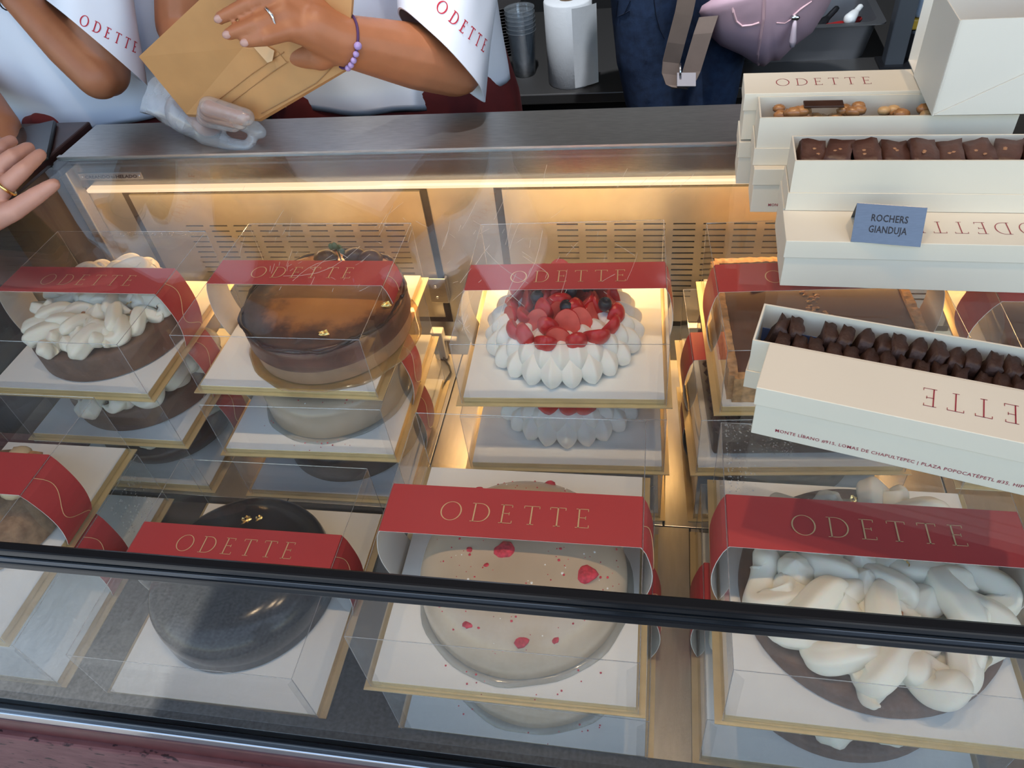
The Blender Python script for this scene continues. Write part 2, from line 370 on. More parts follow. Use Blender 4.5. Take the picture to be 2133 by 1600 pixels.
# ------------------------------------------------------------------ the shop shell
FZ = -0.62
mb = MB().box((-3.4, -.45, FZ-.05), (3.4, 2.65, FZ)); struct(mb.build('floor', M['floorm']))
mb = MB().box((-12, -14, FZ-.06), (12, -.45, FZ-.005)); o = struct(mb.build('floor_pavement', M['pave'])); o['label'] = 'grey granular stone paving outside the counter'
mb = MB().box((-3.4, -.45, CEIL), (3.4, 2.65, CEIL+.08)).box((-2.5, -1.3, CEIL), (3.4, -.45, CEIL+.08)); struct(mb.build('ceiling', M['ceilm']))  # second box is an unseen canopy, added and cut to shade the paving
mb = MB().box((-3.4, 2.6, FZ), (3.4, 2.68, CEIL)); struct(mb.build('wall_back', M['wallm']))
mb = MB().box((-3.48, -.45, FZ), (-3.4, 2.65, CEIL)); struct(mb.build('wall_left', M['wallm']))
mb = MB().box((3.4, -.45, FZ), (3.48, 2.65, CEIL)); struct(mb.build('wall_right', M['wallm']))
for i, (lx, ly) in enumerate(LAMPS+(BACK_FILL,)):
    t = thing('ceiling_spotlight', ('round ceiling spotlight over the left end of the case', 'round ceiling spotlight over the middle of the case', 'round ceiling spotlight over the right of the case', 'round ceiling spotlight over the staff side, aimed at the back counter')[i], 'lamp', (lx, ly, CEIL-.02))
    MB().lathe([(.055, -.02), (.06, -.02), (.06, .02), (.055, .02)], 24).build('housing', M['dark'], t, True)
    MB().lathe([(.030, -.0215), (.031, -.021)], 24).build('lens', M['lamp'], t)

# ------------------------------------------------------------------ stone counter in front, marble counter on the left
t = thing('stone_counter', 'maroon pitted stone counter under the front of the glass case', 'counter', (0, 0, 0))
MB().bev((-1.9, -.352, -.12), (1.9, -.02, -.017), .004).build('upper_band', mat('maroon_polished', (.085, .022, .024), .35, 0, .2, 40), t)
MB().bev((-1.9, -.362, -.560), (1.9, -.30, -.054), .004).build('stone_front', M['stone'], t)
MB().box((-1.9, -.35, FZ), (1.9, .215, -.125)).build('base_block', M['stone'], t)
t = thing('side_counter', 'dark maroon stone counter top left of the glass case', 'counter', (0, 0, 0))
MB().bev((-1.9, .22, .352), (-.828, .50, .392), .003).build('counter_top', mat('dark_maroon_stone', (.050, .022, .020), .35, 0, .3, 30), t)
MB().box((-1.88, .24, FZ), (-.84, .48, .352)).build('cabinet', M['wallm'], t)

# ------------------------------------------------------------------ the glass display case
case = thing('display_case', 'long stainless steel glass-topped refrigerated display case holding boxed cakes', 'display case', (0, 0, 0))
XL, XR = -.806, 1.02
MB().box((XL, -.330, -.017), (XR, .378, -.003)).build('case_floor', M['sill'], case)
def plate(name, x0, x1, y0, y1, z):
    MB().bev((x0, y0, z-.0022), (x1, y1, z), .0008).build(name, M['deck'], case)
plate('deck_plate', -.135, .1545, -.309, .005, -.0005); plate('deck_plate', .1565, .2085, -.311, .005, 0); plate('deck_plate', .2105, .62, -.311, .005, -.0005); plate('deck_plate', .622, 1.0, -.311, .005, -.0005)
for x0, x1 in ((-.80, -.40), (-.398, -.19), (-.188, .172), (.174, .56), (.562, 1.0)): plate('deck_plate', x0, x1, .007, .352, -.0008)
# back wall with two louvred panels set in black gaskets
MB().box((XL, .3762, -.003), (XR, .3802, .385)).build('back_wall', M['panel'], case)
MB().add([(XL,.3762,.056),(XR,.3762,.056),(XR,.353,-.002),(XL,.353,-.002),(XL,.3764,.056),(XR,.3764,.056),(XR,.3764,-.002),(XL,.3764,-.002)], [(0,1,2,3),(4,7,6,5),(0,3,7,4),(1,5,6,2),(3,2,6,7),(0,4,5,1)]).build('skirting', M['panel'], case)
def louvre(x0, x1, z0, z1, cols, zt):
    """panel with real slots cut through it, black behind"""
    xs = [x0]; zs = []
    for c in cols: xs += [c, c+.033]
    xs.append(x1); rows = [zt-.0106*i for i in range(14)]
    zz = sorted([z0, z1] + [r for r in rows] + [r-.0028 for r in rows]); mb = MB(); y0, y1 = .3715, .3735
    slotz = {(round(r-.0028, 5), round(r, 5)) for r in rows}
    for i in range(len(xs)-1):
        for j in range(len(zz)-1):
            if i % 2 == 1 and (round(zz[j], 5), round(zz[j+1], 5)) in slotz:
                a, b, c, d = xs[i], xs[i+1], zz[j], zz[j+1]      # slot walls
                mb.quad((a,y0,c),(b,y0,c),(b,y1,c),(a,y1,c)); mb.quad((a,y0,d),(a,y1,d),(b,y1,d),(b,y0,d)); mb.quad((a,y0,c),(a,y1,c),(a,y1,d),(a,y0,d)); mb.quad((b,y0,c),(b,y0,d),(b,y1,d),(b,y1,c))
                continue
            mb.quad((xs[i],y0,zz[j]),(xs[i+1],y0,zz[j]),(xs[i+1],y0,zz[j+1]),(xs[i],y0,zz[j+1]))
    mb.quad((x0,y0,z1),(x1,y0,z1),(x1,.376,z1),(x0,.376,z1)); mb.quad((x0,y0,z0),(x0,.376,z0),(x1,.376,z0),(x1,y0,z0))
    mb.quad((x0,y0,z0),(x0,y0,z1),(x0,.376,z1),(x0,.376,z0)); mb.quad((x1,y0,z0),(x1,.376,z0),(x1,.376,z1),(x1,y0,z1))
    p = mb.build('vent_panel', M['panel'], case)
    MB().box((x0+.004, .3737, z0+.004), (x1-.004, .3745, z1-.004)).build('vent_backing', M['gasket'], p)
    MB().box((x0-.013, .3746, z0-.013), (x1+.011, .3761, z1+.009)).build('vent_gasket', M['gasket'], p)
louvre(-.716, -.213, .070, .321, [-.638+.0443*i for i in range(9)], .262)
louvre(-.083, .600, .070, .322, [-.003+.0443*i for i in range(13)], .262)
# fascia, lip, ledge
MB().box((XL, .3705, .337), (XR, .3760, .385)).build('fascia', mat('fascia_steel', (.33, .33, .32), .26, 1.0, .10, 60, .04, 90, (1, 14, 14)), case)
MB().bev((XL+.03, .356, .3345), (XR, .3722, .3405), .001).build('led_diffuser', M['led'], case)  # lit steel lip, its brightness put in as a glow
MB().bev((XL-.004, .374, .378), (XR, .490, .3905), .0018).build('ledge', M['steel_dark'], case)
MB().box((XL, .366, .3912), (XR, .3738, .3945)).build('ledge_seal', M['steel_dark'], case)
MB().box((XL+.004, .470, FZ+.08), (XR-.01, .486, .378)).build('rear_skin', M['steel_dark'], case)
mb = MB().bev((-.787, .3688, .3515), (-.672, .3707, .3635), .0008); bad = mb.build('badge', M['steel_dark'], case)
sans_mb('CREANDO', (-.777, .3688, .3545), (1,0,0), (0,0,1), .0055, 0, 1.0, .047, .0003, False, .25).build('lettering', M['ink'], bad)
sans_mb('tu', (-.729, .3688, .3545), (1,0,0), (0,0,1), .0050, 0, .9, .0075, .0003, False, .25).build('lettering', M['ink'], bad)
sans_mb('HELADO', (-.7205, .3688, .3545), (1,0,0), (0,0,1), .0055, .05, 1.0, .040, .0003, False, .25).build('lettering', M['ink'], bad)
for x in (-.7815, -.6765): MB().ball((x, .3686, .3575), .0018, 2, (1,.5,1)).build('rivet', M['alu'], bad, True)
# glazing
MB().box((XL, -.3365, .385), (XR, .3662, .391)).build('glass_top', M['glass'], case)
MB().box((XL, -.3400, .002), (XR, -.3352, .380)).build('glass_front', M['glass'], case)
MB().box((XL-.004, -.330, .002), (XL, .366, .380)).build('glass_side', M['glass'], case)
MB().box((XR, -.330, .002), (XR+.004, .366, .380)).build('glass_side', M['glass'], case)
mb = MB(); mb.bev((XL, -.3425, .3865), (XR, -.3325, .3955), .002); mb.build('glass_rail', M['blackgloss'], case)
MB().bev((XL, -.3440, .3795), (XR, -.3372, .3862), .0012).build('rail_strip', mat('grey_rail', (.10, .12, .15), .12, .9), case)
MB().bev((XL, -.3450, .3690), (XR, -.3340, .3790), .002).build('glass_rail', M['blackgloss'], case)
MB().box((XL, -.3345, -.003), (XR, -.3120, .010)).build('front_gasket', M['sill'], case)
MB().bev((XL-.004, -.3462, .000), (XR, -.3403, .010), .001).build('front_seal', M['blackgloss'], case)
MB().bev((XL-.004, -.3500, -.0172), (XR, -.3405, .000), .0015).build('front_trim', M['alu'], case)
MB().bev((XL-.002, .352, .0), (XL+.014, .3755, .384), .002).build('corner_post', M['steel'], case)
MB().bev((XL-.006, .340, .374), (XL+.016, .372, .386), .002).build('corner_bracket', M['dark'], case)
MB().box((XL-.004, -.336, .3795), (XL+.003, .345, .3915)).build('glass_end_trim', M['dark'], case)
# bracket, valve and wire between the panels
p = at(912, 604, y=.366)
mb = MB().bev((p.x-.016, .362, p.z-.026), (p.x+.018, .3655, p.z+.026), .002); mb.box((p.x+.015, .3655, p.z-.024), (p.x+.018, .3745, p.z+.024)); br = mb.build('hinge_bracket', M['steel'], case)
for dz in (-.013, .010): MB().ball((p.x-.002, .3615, p.z+dz), .003, 2, (1,.6,1)).build('screw', M['alu'], br, True)
p = at(912, 700, y=.345)
MB().bev((p.x-.010, .335, .001), (p.x+.012, .352, p.z+.016), .002).build('valve_block', M['white_card'], case)
MB().tube([(p.x+.012, .344, p.z-.004), (p.x+.034, .342, p.z-.004)], .005, 12).build('valve_pipe', M['white_card'], case, True)
MB().tube([(p.x+.006, .334, .006), (p.x+.02, .315, .004), (p.x+.026, .30, .003), (p.x+.018, .26, .003), (p.x+.012, .235, .003)], .0016, 8).build('drain_wire', M['gasket'], case, True)

# ------------------------------------------------------------------ clear cake boxes
BOXES = {}
def band_profile(W, H, bulge):
    """cross section of the paper band, from the foot of the left side over the top to the foot of the right side"""
    pts = []; hw = W/2
    for i in range(11):
        t = i/10; pts.append((-(hw+.0008+bulge*math.sin(PI*min(1, t*1.02))**.9*(1-.25*t)), .004+(H-.003)*t))
    top = H+.0012; pts[-1] = (-hw+.0015, top)
    for i in range(1, 8): pts.append((-hw+W*i/8, top))
    for i in range(11):
        t = 1-i/10; pts.append(((hw+.0008+bulge*math.sin(PI*min(1, t*1.02))**.9*(1-.25*t)), .004+(H-.003)*t))
    pts[18] = (hw-.0015, top); return pts
def cake_box(key, label, x, y, z, yaw, W, D, H, band=True, by=(0, .056), group='clear cake boxes in the case', bulge=.010, text=True, mx=.0074):
    t = thing('cake_box', label, 'cake box', (x, y, z), yaw, group)
    hx, hy = W/2, D/2
    MB().box((-hx-mx, -hy-.0040, 0), (hx+mx, hy+.0040, .0016)).build('gold_base', M['gold'], t)
    MB().bev((-hx+.0022, -hy+.0022, .0016), (hx-.0022, hy-.0022, .0098), .0008).build('board', M['gold'], t)
    MB().box((-hx+.0026, -hy+.0026, .0098), (hx-.0026, hy-.0026, .0104)).build('white_liner', M['white_card'], t)
    s = MB(); b = .0018
    c = [(-hx,-hy), (hx,-hy), (hx,hy), (-hx,hy)]
    for i in range(4):
        p, q = c[i], c[(i+1) % 4]; s.quad((*p, b), (*q, b), (*q, H), (*p, H), 0)
    s.quad((-hx,-hy,H), (hx,-hy,H), (hx,hy,H), (-hx,hy,H), 0)
    e = .00045
    for i in range(4):
        p, q = c[i], c[(i+1) % 4]
        s.tube([(*p, H), (*q, H)], e, 6, True, mi=1); s.tube([(*p, b), (*p, H)], e, 6, True, mi=1)
    f = .012                                     # the folded flaps inside the front corners
    for sx in (-1, 1):
        x0 = sx*(hx-.0004); x1 = sx*(hx-f)
        s.quad((x0, -hy+.0015, b), (x1, -hy+.0015, b), (x1, -hy+.0015, H*.82), (x0, -hy+.0015, H*.97), 0)
    s.build('clear_cover', [M['plastic'], M['crease']], t)
    if band:
        y0, bw = by; pr = band_profile(W, H, bulge); n = len(pr); rings = []
        mb = MB(); th = .0005
        def wid(k):     # the side tabs narrow towards their feet
            px, pz = pr[k]; q = 1.0 if pz > H*.98 else 1.0-.10*(1-pz/H); return bw*q/2
        outer = [[(px, y0+s_*wid(k), pz) for s_ in (-1, 1)] for k, (px, pz) in enumerate(pr)]
        inner = [[(px*(1-th/hx*1.4), y0+s_*wid(k), pz-(th if pz > H*.98 else 0)) for s_ in (-1, 1)] for k, (px, pz) in enumerate(pr)]
        for k in range(n-1):
            mb.quad(outer[k][0], outer[k][1], outer[k+1][1], outer[k+1][0], 0)
            mb.quad(inner[k][0], inner[k+1][0], inner[k+1][1], inner[k][1], 1)
            mb.quad(outer[k][0], outer[k+1][0], inner[k+1][0], inner[k][0], 1); mb.quad(outer[k][1], inner[k][1], inner[k+1][1], outer[k+1][1], 1)
        bo = mb.build('paper_band', [M['red'], M['bandin']], t, sharp=40)
        if text: odette_mb((.004, y0-.001, H+.0014), (1,0,0), (0,1,0), .0245, .150 if W < .27 else .164, 1.0).build('lettering', M['goldprint'], bo)
        pts = []                                 # fine gold line wandering down the side tab
        if True:
            for i in range(25):
                u = i/24; fk = 18.15+u*(n-1-18.3); k0 = int(fk); fr = fk-k0
                px = pr[k0][0]*(1-fr)+pr[k0+1][0]*fr; pz = pr[k0][1]*(1-fr)+pr[k0+1][1]*fr
                pts.append((px+.0009, y0+bw*(.30*math.sin(u*7.5+.4)*(.4+.6*u)-.12+.2*u), pz))
            MB().tube(pts, .00045, 5).build('gold_line', M['goldprint'], bo)
    BOXES[key] = (t, x, y, z, yaw, W, D, H); return t
A_W, A_D, A_H = .26, .2604, .1035
B_W, B_D, B_H = .2848, .2997, .1139
Z1, Z2, BZ = .2120, .1052, .1206
# third and second level first, then the top boxes
C_A = [(-.661, .1418), (-.337, .1613), (.034, .1615), (.3544, .1655)]
cake_box('A1c', 'lowest clear cake box of the left rear stack, nearest the steel floor', -.660, .146, .0, .0, A_W, A_D, A_H, by=(-.005, .056))
cake_box('A2c', 'lowest clear cake box under the burnt cheesecake, dark cake inside', -.333, .146, .0, .01, A_W, A_D, A_H, by=(.0, .056))
cake_box('A3c', 'lowest clear cake box under the two berry pavlovas', .034, .144, .0, .03, A_W, A_D, A_H, band=False)
cake_box('A4c', 'lowest clear cake box under the two chocolate tarts', .336, .158, .0, .06, A_W, A_D, A_H, by=(.01, .056))
cake_box('A1b', 'middle clear cake box in the left rear stack, under the cream tart box', -.6605, .1482, Z2, -.004, A_W, A_D, A_H, by=(-.005, .056))
cake_box('A2b', 'middle clear cake box with a beige berry cake under the burnt cheesecake', -.3326, .1412, Z2, .0185, A_W, A_D, A_H, by=(.0, .056))
cake_box('A3b', 'middle clear cake box with a pavlova, under the top berry pavlova', .0346, .1419, Z2, .0365, A_W, A_D, A_H, band=False)
cake_box('A4b', 'middle clear cake box with a piped chocolate cake, under the square tart', .3306, .1577, Z2, .0768, A_W, A_D, A_H, by=(.005, .056))
cake_box('A5b', 'lower clear cake box right of the square chocolate tart', .662, .150, Z2, .0, A_W, A_D, A_H, by=(.0, .056))
cake_box('A1', 'clear red-banded cake box of the cream-topped tart, rear left', -.661, .1418, Z1, -.008, A_W, A_D, A_H, by=(.004, .060))
cake_box('A2', 'clear red-banded cake box of the burnt cheesecake', -.337, .1613, Z1, -.0013, A_W, A_D, A_H, by=(.006, .056))
cake_box('A3', 'clear red-banded cake box of the strawberry pavlova', .034, .1615, Z1, .0366, A_W, A_D, A_H, by=(.002, .056))
cake_box('A4', 'clear red-banded cake box of the square chocolate tart', .3544, .1655, Z1, .0621, A_W, A_D, A_H, by=(.004, .057))
cake_box('A5', 'clear red-banded cake box at the far right, partly behind the paper boxes', .668, .150, Z1, .0, A_W, A_D, A_H, by=(.0, .056), bulge=.02)
cake_box('B1b', 'lower fogged clear cake box at the front left, under the crumb cake', -.695, -.1585, .0, .0, .204, B_D, B_H, by=(.01, .064), text=False)
cake_box('B3b', 'lower clear cake box with a beige cake, front middle', .0161, -.1637, .0, -.0015, B_W, B_D, B_H, by=(.0, .066), bulge=.012)
cake_box('B4b', 'lower clear cake box with a cream cake, front right', .3584, -.1561, .0, -.003, B_W, B_D, B_H, by=(.0, .066), bulge=.012)
cake_box('B1', 'clear red-banded cake box of the crumb cake, front left edge', -.700, -.1592, BZ, .0, .204, B_D, B_H, by=(.015, .064), bulge=.014, text=False)
cake_box('B2', 'single clear red-banded cake box of the black glazed cake', -.3758, -.1622, .0008, .0044, B_W, B_D, B_H, by=(.012, .055))
cake_box('B3', 'clear red-banded cake box of the beige raspberry cake, front middle', .0036, -.1616, BZ, .0080, B_W, B_D, B_H, by=(.005, .065), bulge=.012)
cake_box('B4', 'clear red-banded cake box of the large cream-topped cake, front right', .3728, -.1588, BZ, -.0046, B_W, B_D, B_H, by=(.012, .066), bulge=.012)

DROP = clear('water_drop', (.95, .95, .96), .10, .10, (.9, .9, .92), .02)
def drops(key, n, fx, fy, seed, r0=.0006, side=None):
    t, x, y, z, yaw, W, D, H = BOXES[key]; r = random.Random(seed); mb = MB()
    for i in range(n):
        a, b = fx(r), fy(r); p = (a, b, H+.0003) if side is None else (W/2+.0003, a, b)
        mb.ball(p, r0*(.5+r.random()**2*1.6), 1, (1, 1, .5) if side is None else (.5, 1, 1))
    o = mb.build('condensation_drops', DROP, t, True); o['kind'] = 'stuff'
drops('B4', 260, lambda r: -.138+.03*r.random()**2, lambda r: .148-.10*r.random()**1.5, 1)
drops('B4', 160, lambda r: -.10+.035*r.random(), lambda r: .105+.025*r.random(), 2, .0004)
drops('A1', 200, lambda r: .125-.16*r.random(), lambda r: .127-.012*r.random()**2, 3, .0006)
drops('B1b', 220, lambda r: .06+.07*r.random(), lambda r: .03+.07*r.random(), 4, .0007, 1)
r = random.Random(12); mb = MB()
def scratch(px, py, dx, dy, bend, wd):
    P = []
    for i in range(6):
        u = i/5; P.append(at(px+dx*u-dy*bend*math.sin(PI*u), py+dy*u+dx*bend*math.sin(PI*u), z=.39112))
    mb.ribbon(P, wd, (0, 0, 1) if False else (P[-1]-P[0]).cross(V((0,0,1))).normalized(), .0001)
for cx, cy, n, sx, sy in ((640, 560, 26, 130, 50), (1130, 540, 34, 190, 90), (560, 490, 10, 60, 20), (960, 560, 14, 40, 130), (1250, 395, 12, 250, 8), (820, 480, 10, 60, 40), (420, 400, 6, 120, 10)):
    for i in range(n):
        a = r.choice((-.5, -.9, .6, 1.9, -1.25))+.5*(r.random()-.5); L = 8+60*r.random()**3; scratch(cx+sx*(r.random()-.5)*2, cy+sy*(r.random()-.5)*2, L*math.cos(a), L*math.sin(a), .06*(r.random()-.5), .00022+.00022*r.random())
for a in ((590, 575, 160, -62, .12, .0005), (1075, 570, -45, 160, .05, .0005), (1130, 480, -75, 150, -.1, .0005), (1010, 520, 90, 70, .06, .0004), (700, 540, -90, 45, .1, .0004)): scratch(*a)
o = mb.build('fine_scratches', clear('scratch', (.9, .9, .9), .05, .45, (.95, .92, .85), .3), case); o['kind'] = 'stuff'

# ------------------------------------------------------------------ cakes
RND = random.Random(7)
def swirl_mesh(seed):
    """one piped fold of cream: a thick ridged rope laid in an S, overlapping itself, with a pulled tip"""
    r = random.Random(seed); n = 80; L = .066+.018*r.random(); A = .0155+.006*r.random(); cyc = r.choice((1.0, 1.25, 1.5)); ph = r.choice((0, .8, 1.6, 3.1)); bend = (r.random()-.5)*6; pts = []; rs = []
    for i in range(n+1):
        u = i/n; x = (u-.5)*L; y = A*math.sin(2*PI*cyc*u+ph)*(.75+.25*math.sin(PI*u))+bend*x*x; z = .0095+.006*math.sin(2*PI*cyc*u+ph+1.2)+.003*math.sin(PI*u)
        e_ = min(1, u/.09); f_ = min(1, (1-u)/.22); rr = .0140*math.sqrt(max(.0004, 1-(1-e_)**2))*max(.05, f_)**.75*(1+.06*math.sin(14*u+ph))
        if u > .86: z += (u-.86)**1.5*.16
        pts.append((x, y, z)); rs.append(rr)
    return MB().tube(pts, rs, 24, True, .075, 5, 1.0).mesh('cream_swirl', M['cream'], True)
def rosette_mesh(seed):
    """a drop of cream with a pulled point"""
    r = random.Random(seed); n = 30; rings = []; prof = [(.006, 0), (.0145, .001), (.0185, .006), (.0185, .012), (.015, .018), (.010, .022), (.005, .026), (.001, .0285)]
    for i, (rad, z) in enumerate(prof):
        tw = z*25; lean = (z/.0285)**2*.006
        rings.append([(lean+rad*(1+.07*math.cos(6*(2*PI*k/n+tw)))*math.cos(2*PI*k/n), rad*(1+.07*math.cos(6*(2*PI*k/n+tw)))*math.sin(2*PI*k/n), z) for k in range(n)])
    return MB().loft(rings).mesh('cream_drop', M['cream'], True)
SW = [swirl_mesh(s) for s in range(11, 19)]; RO = [rosette_mesh(s) for s in range(3)]
def nut_mesh(seed, r, m, name): return MB().ball((0,0,0), r, 1, (1, .8, .7), .25, seed).mesh(name, M[m])
NUT = [nut_mesh(s, .0046, 'hazel', 'hazelnut_piece') for s in range(4)]
def leaf_mesh(seed):
    r = random.Random(seed); mb = MB(); k = 5; P = [[(.0016*(i-2)*(.6+.6*r.random()), .0016*(j-2)*(.6+.6*r.random()), .0022*r.random()) for j in range(k)] for i in range(k)]
    vs = [p for row in P for p in row]; fs = [(i*k+j, (i+1)*k+j, (i+1)*k+j+1, i*k+j+1) for i in range(k-1) for j in range(k-1) if r.random() > .15]
    return mb.add(vs, fs).mesh('gold_leaf', M['goldleaf'])
LEAF = [leaf_mesh(s) for s in range(5)]
def cream_cake(name, label, c, z, R, hb, seed, rings, scale=1.0, golds=(), drop=.3, nuts=7):
    t = thing(name, label, 'cake', (c[0], c[1], z)); r = random.Random(seed)
    MB().lathe([(R-.004, 0), (R, .002), (R, hb-.004), (R-.003, hb), (R-.012, hb+.0005), (.001, hb+.0006)], 64).build('sponge_base', M['cocoa_base'], t, sharp=50)
    Rt = (R-.016)
    MB().lathe([(Rt-.012, hb-.001), (Rt-.006, hb+.006), (Rt-.022, hb+.011), (.001, hb+.013)], 40).build('cream_layer', M['cream'], t, True)
    for q, n in rings:
        for k in range(n):
            a = 2*PI*(k+.35*r.random())/n + q*13; rad = Rt*q; me = r.choice(RO) if r.random() < drop else r.choice(SW)
            s = scale*(.88+.3*r.random())
            put('cream_swirl' if me in SW else 'cream_drop', me, t, (rad*math.cos(a), rad*math.sin(a), hb+.002+(.006 if q < .6 else .010 if q < .8 else 0)), rot=(.25*(r.random()-.5), .25*(r.random()-.5), a+PI/2+(r.random()-.5)*1.3+(PI if r.random() < .5 else 0)), scale=(s, s, s*1.05))
    for i in range(nuts):
        a = r.random()*2*PI; rad = Rt*math.sqrt(r.random())*.9
        put('hazelnut_piece', r.choice(NUT), t, (rad*math.cos(a), rad*math.sin(a), hb+.0245*scale), rot=(r.random()*3, r.random()*3, 0))
    for (gx, gy, gz) in golds: put('gold_leaf', r.choice(LEAF), t, (gx, gy, gz), rot=(r.random(), r.random(), r.random()*3), scale=(1.6, 1.6, 1.6))
    return t
RING_B = [(.88, 13), (.66, 9), (.42, 7), (.14, 3)]; RING_A = [(.90, 15), (.66, 10), (.36, 6), (.06, 2)]
cream_cake('cream_tart', 'cream-swirled chocolate tart with hazelnut bits, rear left of the case', (-.650, .142), Z1+.0106, .113, .042, 21, RING_A, .80, ((-.02, -.05, .069), (.06, -.02, .069)), .15, 9)
cream_cake('cream_cake', 'large cream-swirled cake with gold leaf on a brown base, front right', (.385, -.160), BZ+.0106, .133, .020, 33, RING_B, 1.0, ((-.01, .085, .056), (-.005, -.055, .056), (.085, -.028, .055), (.03, .01, .056)), .25, 9)
cream_cake('cream_tart', 'cream-topped chocolate tart in the middle box of the left rear stack', (-.650, .148), Z2+.0106, .117, .038, 5, [(.93, 15), (.6, 8), (.2, 3)], .95, (), .3, 3)
cream_cake('cream_cake', 'cream-swirled cake in the lower box at the front right', (.372, -.160), .0106, .133, .020, 8, [(.93, 15), (.62, 9), (.25, 4)], 1.16, (), .3, 3)

# burnt cheesecake
def wobf(seed, amp):
    r = random.Random(seed); ph = [r.random()*6 for _ in range(4)]
    return lambda u, rad, z: amp*(.5*math.sin(2*PI*3*u+ph[0])+.35*math.sin(2*PI*7*u+ph[1])+.3*math.sin(2*PI*13*u+ph[2]))
ck = thing('burnt_cheesecake', 'burnt brown basque cheesecake with a caramel top, rear row', 'cake', (-.305, .152, Z1+.0106))
MB().lathe([(.108, 0), (.1125, .003), (.1135, .026), (.112, .028)], 64, wob=wobf(1, .004)).build('sponge_base', M['bisc'], ck, sharp=50)
MB().lathe([(.112, .0275), (.1165, .0285), (.1155, .031), (.1165, .050), (.1160, .058), (.1125, .0605)], 72, wob=wobf(2, .006)).build('burnt_side', M['burntside'], ck, sharp=60)
def bw(u, r, z): return .018*math.sin(2*PI*5*u)+.012*math.sin(2*PI*11*u+1)
MB().lathe([(.1150, .0580), (.1140, .0630), (.1095, .0645), (.104, .0625), (.09, .0640), (.06, .0660), (.03, .0668), (.001, .067)], 90, wob=lambda u, r, z: wobf(3, .008)(u, r, z) if r > .1 else 0).build('caramel_top', M['burnttop'], ck, True)
rq = random.Random(17); P_ = []
for k in range(121):
    a = 2*PI*k/120; q = .1135+.0022*math.sin(9*a)+.0016*rq.random(); P_.append((q*math.cos(a), q*math.sin(a), .0625+.0016*math.sin(7*a+1)+.0016*rq.random()))
MB().tube(P_, [.0016+.0016*rq.random() for _ in P_], 7).build('burnt_rim', mat('burnt_rim', (.030, .013, .009), .45, 0, .4, 90), ck, True)
MB().lathe([(.124, 0), (.1245, .0008), (.118, .0016)], 60, (.004, -.004), wob=wobf(9, .03)).build('syrup_puddle', clear('syrup', (.88, .72, .42), .06, .25, (.7, .52, .25), .05), ck, True)
for (x, y) in ((-.022, .083), (.022, .088), (.047, .082)):
    MB().ball((x, y, .071), .017, 2, (1.1, .8, .75), .05, int(x*1e3)).build('dark_fig', M['choc'], ck, True)
for k in range(5):
    a = k*1.2; MB().ball((.003+.007*math.cos(a), .075+.004*math.sin(a), .088+.003*k), .005, 2, (.9, .5, 1.2)).build('sprig_leaf', M['leafgreen'], ck, True)
MB().tube([(.003, .078, .068), (.003, .076, .095)], .0011, 6).build('sprig_stem', M['leafgreen'], ck)
for (x, y, z) in ((.030, -.082, .0665), (.098, -.02, .066)): put('gold_leaf', LEAF[1], ck, (x, y, z), rot=(.4, .2, .5), scale=(2.2, 1.5, 1.5))

# domed glazed cakes
def dome_prof(R, h, edge, n=10):
    pr = [(R-.004, 0), (R, .003)]
    for i in range(n+1):
        a = PI/2*i/n; pr.append((R-edge+edge*math.cos(a), (h-edge*.75)+edge*.75*math.sin(a)) if edge < R else (R*math.cos(a)**.8, h*math.sin(a)))
    pr.append((.001, h+.0015)); return pr
def berry_cake(name, label, c, z, R, h, edge, seed, big=(), specks=140):
    t = thing(name, label, 'cake', (c[0], c[1], z)); r = random.Random(seed)
    body = MB().lathe(dome_prof(R, h, edge), 72, wob=wobf(seed, .003)).build('glazed_body', M['beige'], t, True)
    MB().lathe([(R+.005, 0), (R+.0055, .0009), (R-.002, .0016)], 60, (.001, -.003), wob=wobf(seed+3, .02)).build('glaze_foot', M['glaze_foot'], t, True)
    def top(x, y):
        rr = math.hypot(x, y); e = max(0, (rr-(R-edge))/edge); return h-edge*.75+edge*.75*math.sqrt(max(0, 1-min(1, e)**2))
    for (x, y, s) in big:
        me = MB().ball((0,0,0), s, 2, (1, .8, .35), .16, int(x*9e3)).mesh('raspberry_piece', M['berrybit'], True)
        put('raspberry_piece', me, t, (x, y, top(x, y)), rot=(0, 0, r.random()*3))
    mb = MB(); mw = MB()
    for i in range(specks):
        a = r.random()*2*PI; rr = (R-.004)*math.sqrt(r.random()); x, y = rr*math.cos(a), rr*math.sin(a)
        (mb if r.random() < .75 else mw).ball((x, y, top(x, y)), .0006+.0013*r.random()**3, 1, (1, 1, .5))
    for i in range(14):
        a = -PI/2+(r.random()-.5)*1.8; rr = R+.003+.02*r.random(); mb.ball((rr*math.cos(a), rr*math.sin(a), .0016), .0006+.0008*r.random(), 1, (1,1,.5))
    o = mb.build('berry_specks', M['berrybit'], t); o['kind'] = 'stuff'
    o = mw.build('pale_specks', M['white_card'], t); o['kind'] = 'stuff'
    return t
M['glaze_foot'] = clear('glaze_foot', (.90, .90, .88), .06, .25, (.75, .72, .66), .1)
BIG = ((-.013, -.010, .0130), (.076, -.027, .0130), (.017, -.101, .0085), (-.063, -.063, .0055), (-.041, -.090, .0055), (.050, -.094, .0045), (.022, .102, .0065), (-.064, .092, .0075), (-.052, -.012, .004), (-.030, -.030, .003))
berry_cake('raspberry_cake', 'domed beige cake dotted with raspberry pieces, front middle', (.012, -.176), BZ+.0106, .118, .078, .075, 4, BIG, 190)
berry_cake('raspberry_cake', 'beige raspberry cake in the middle box under the burnt cheesecake', (-.325, .143), Z2+.0106, .108, .060, .02, 5, ((.03, -.05, .006),), 90)
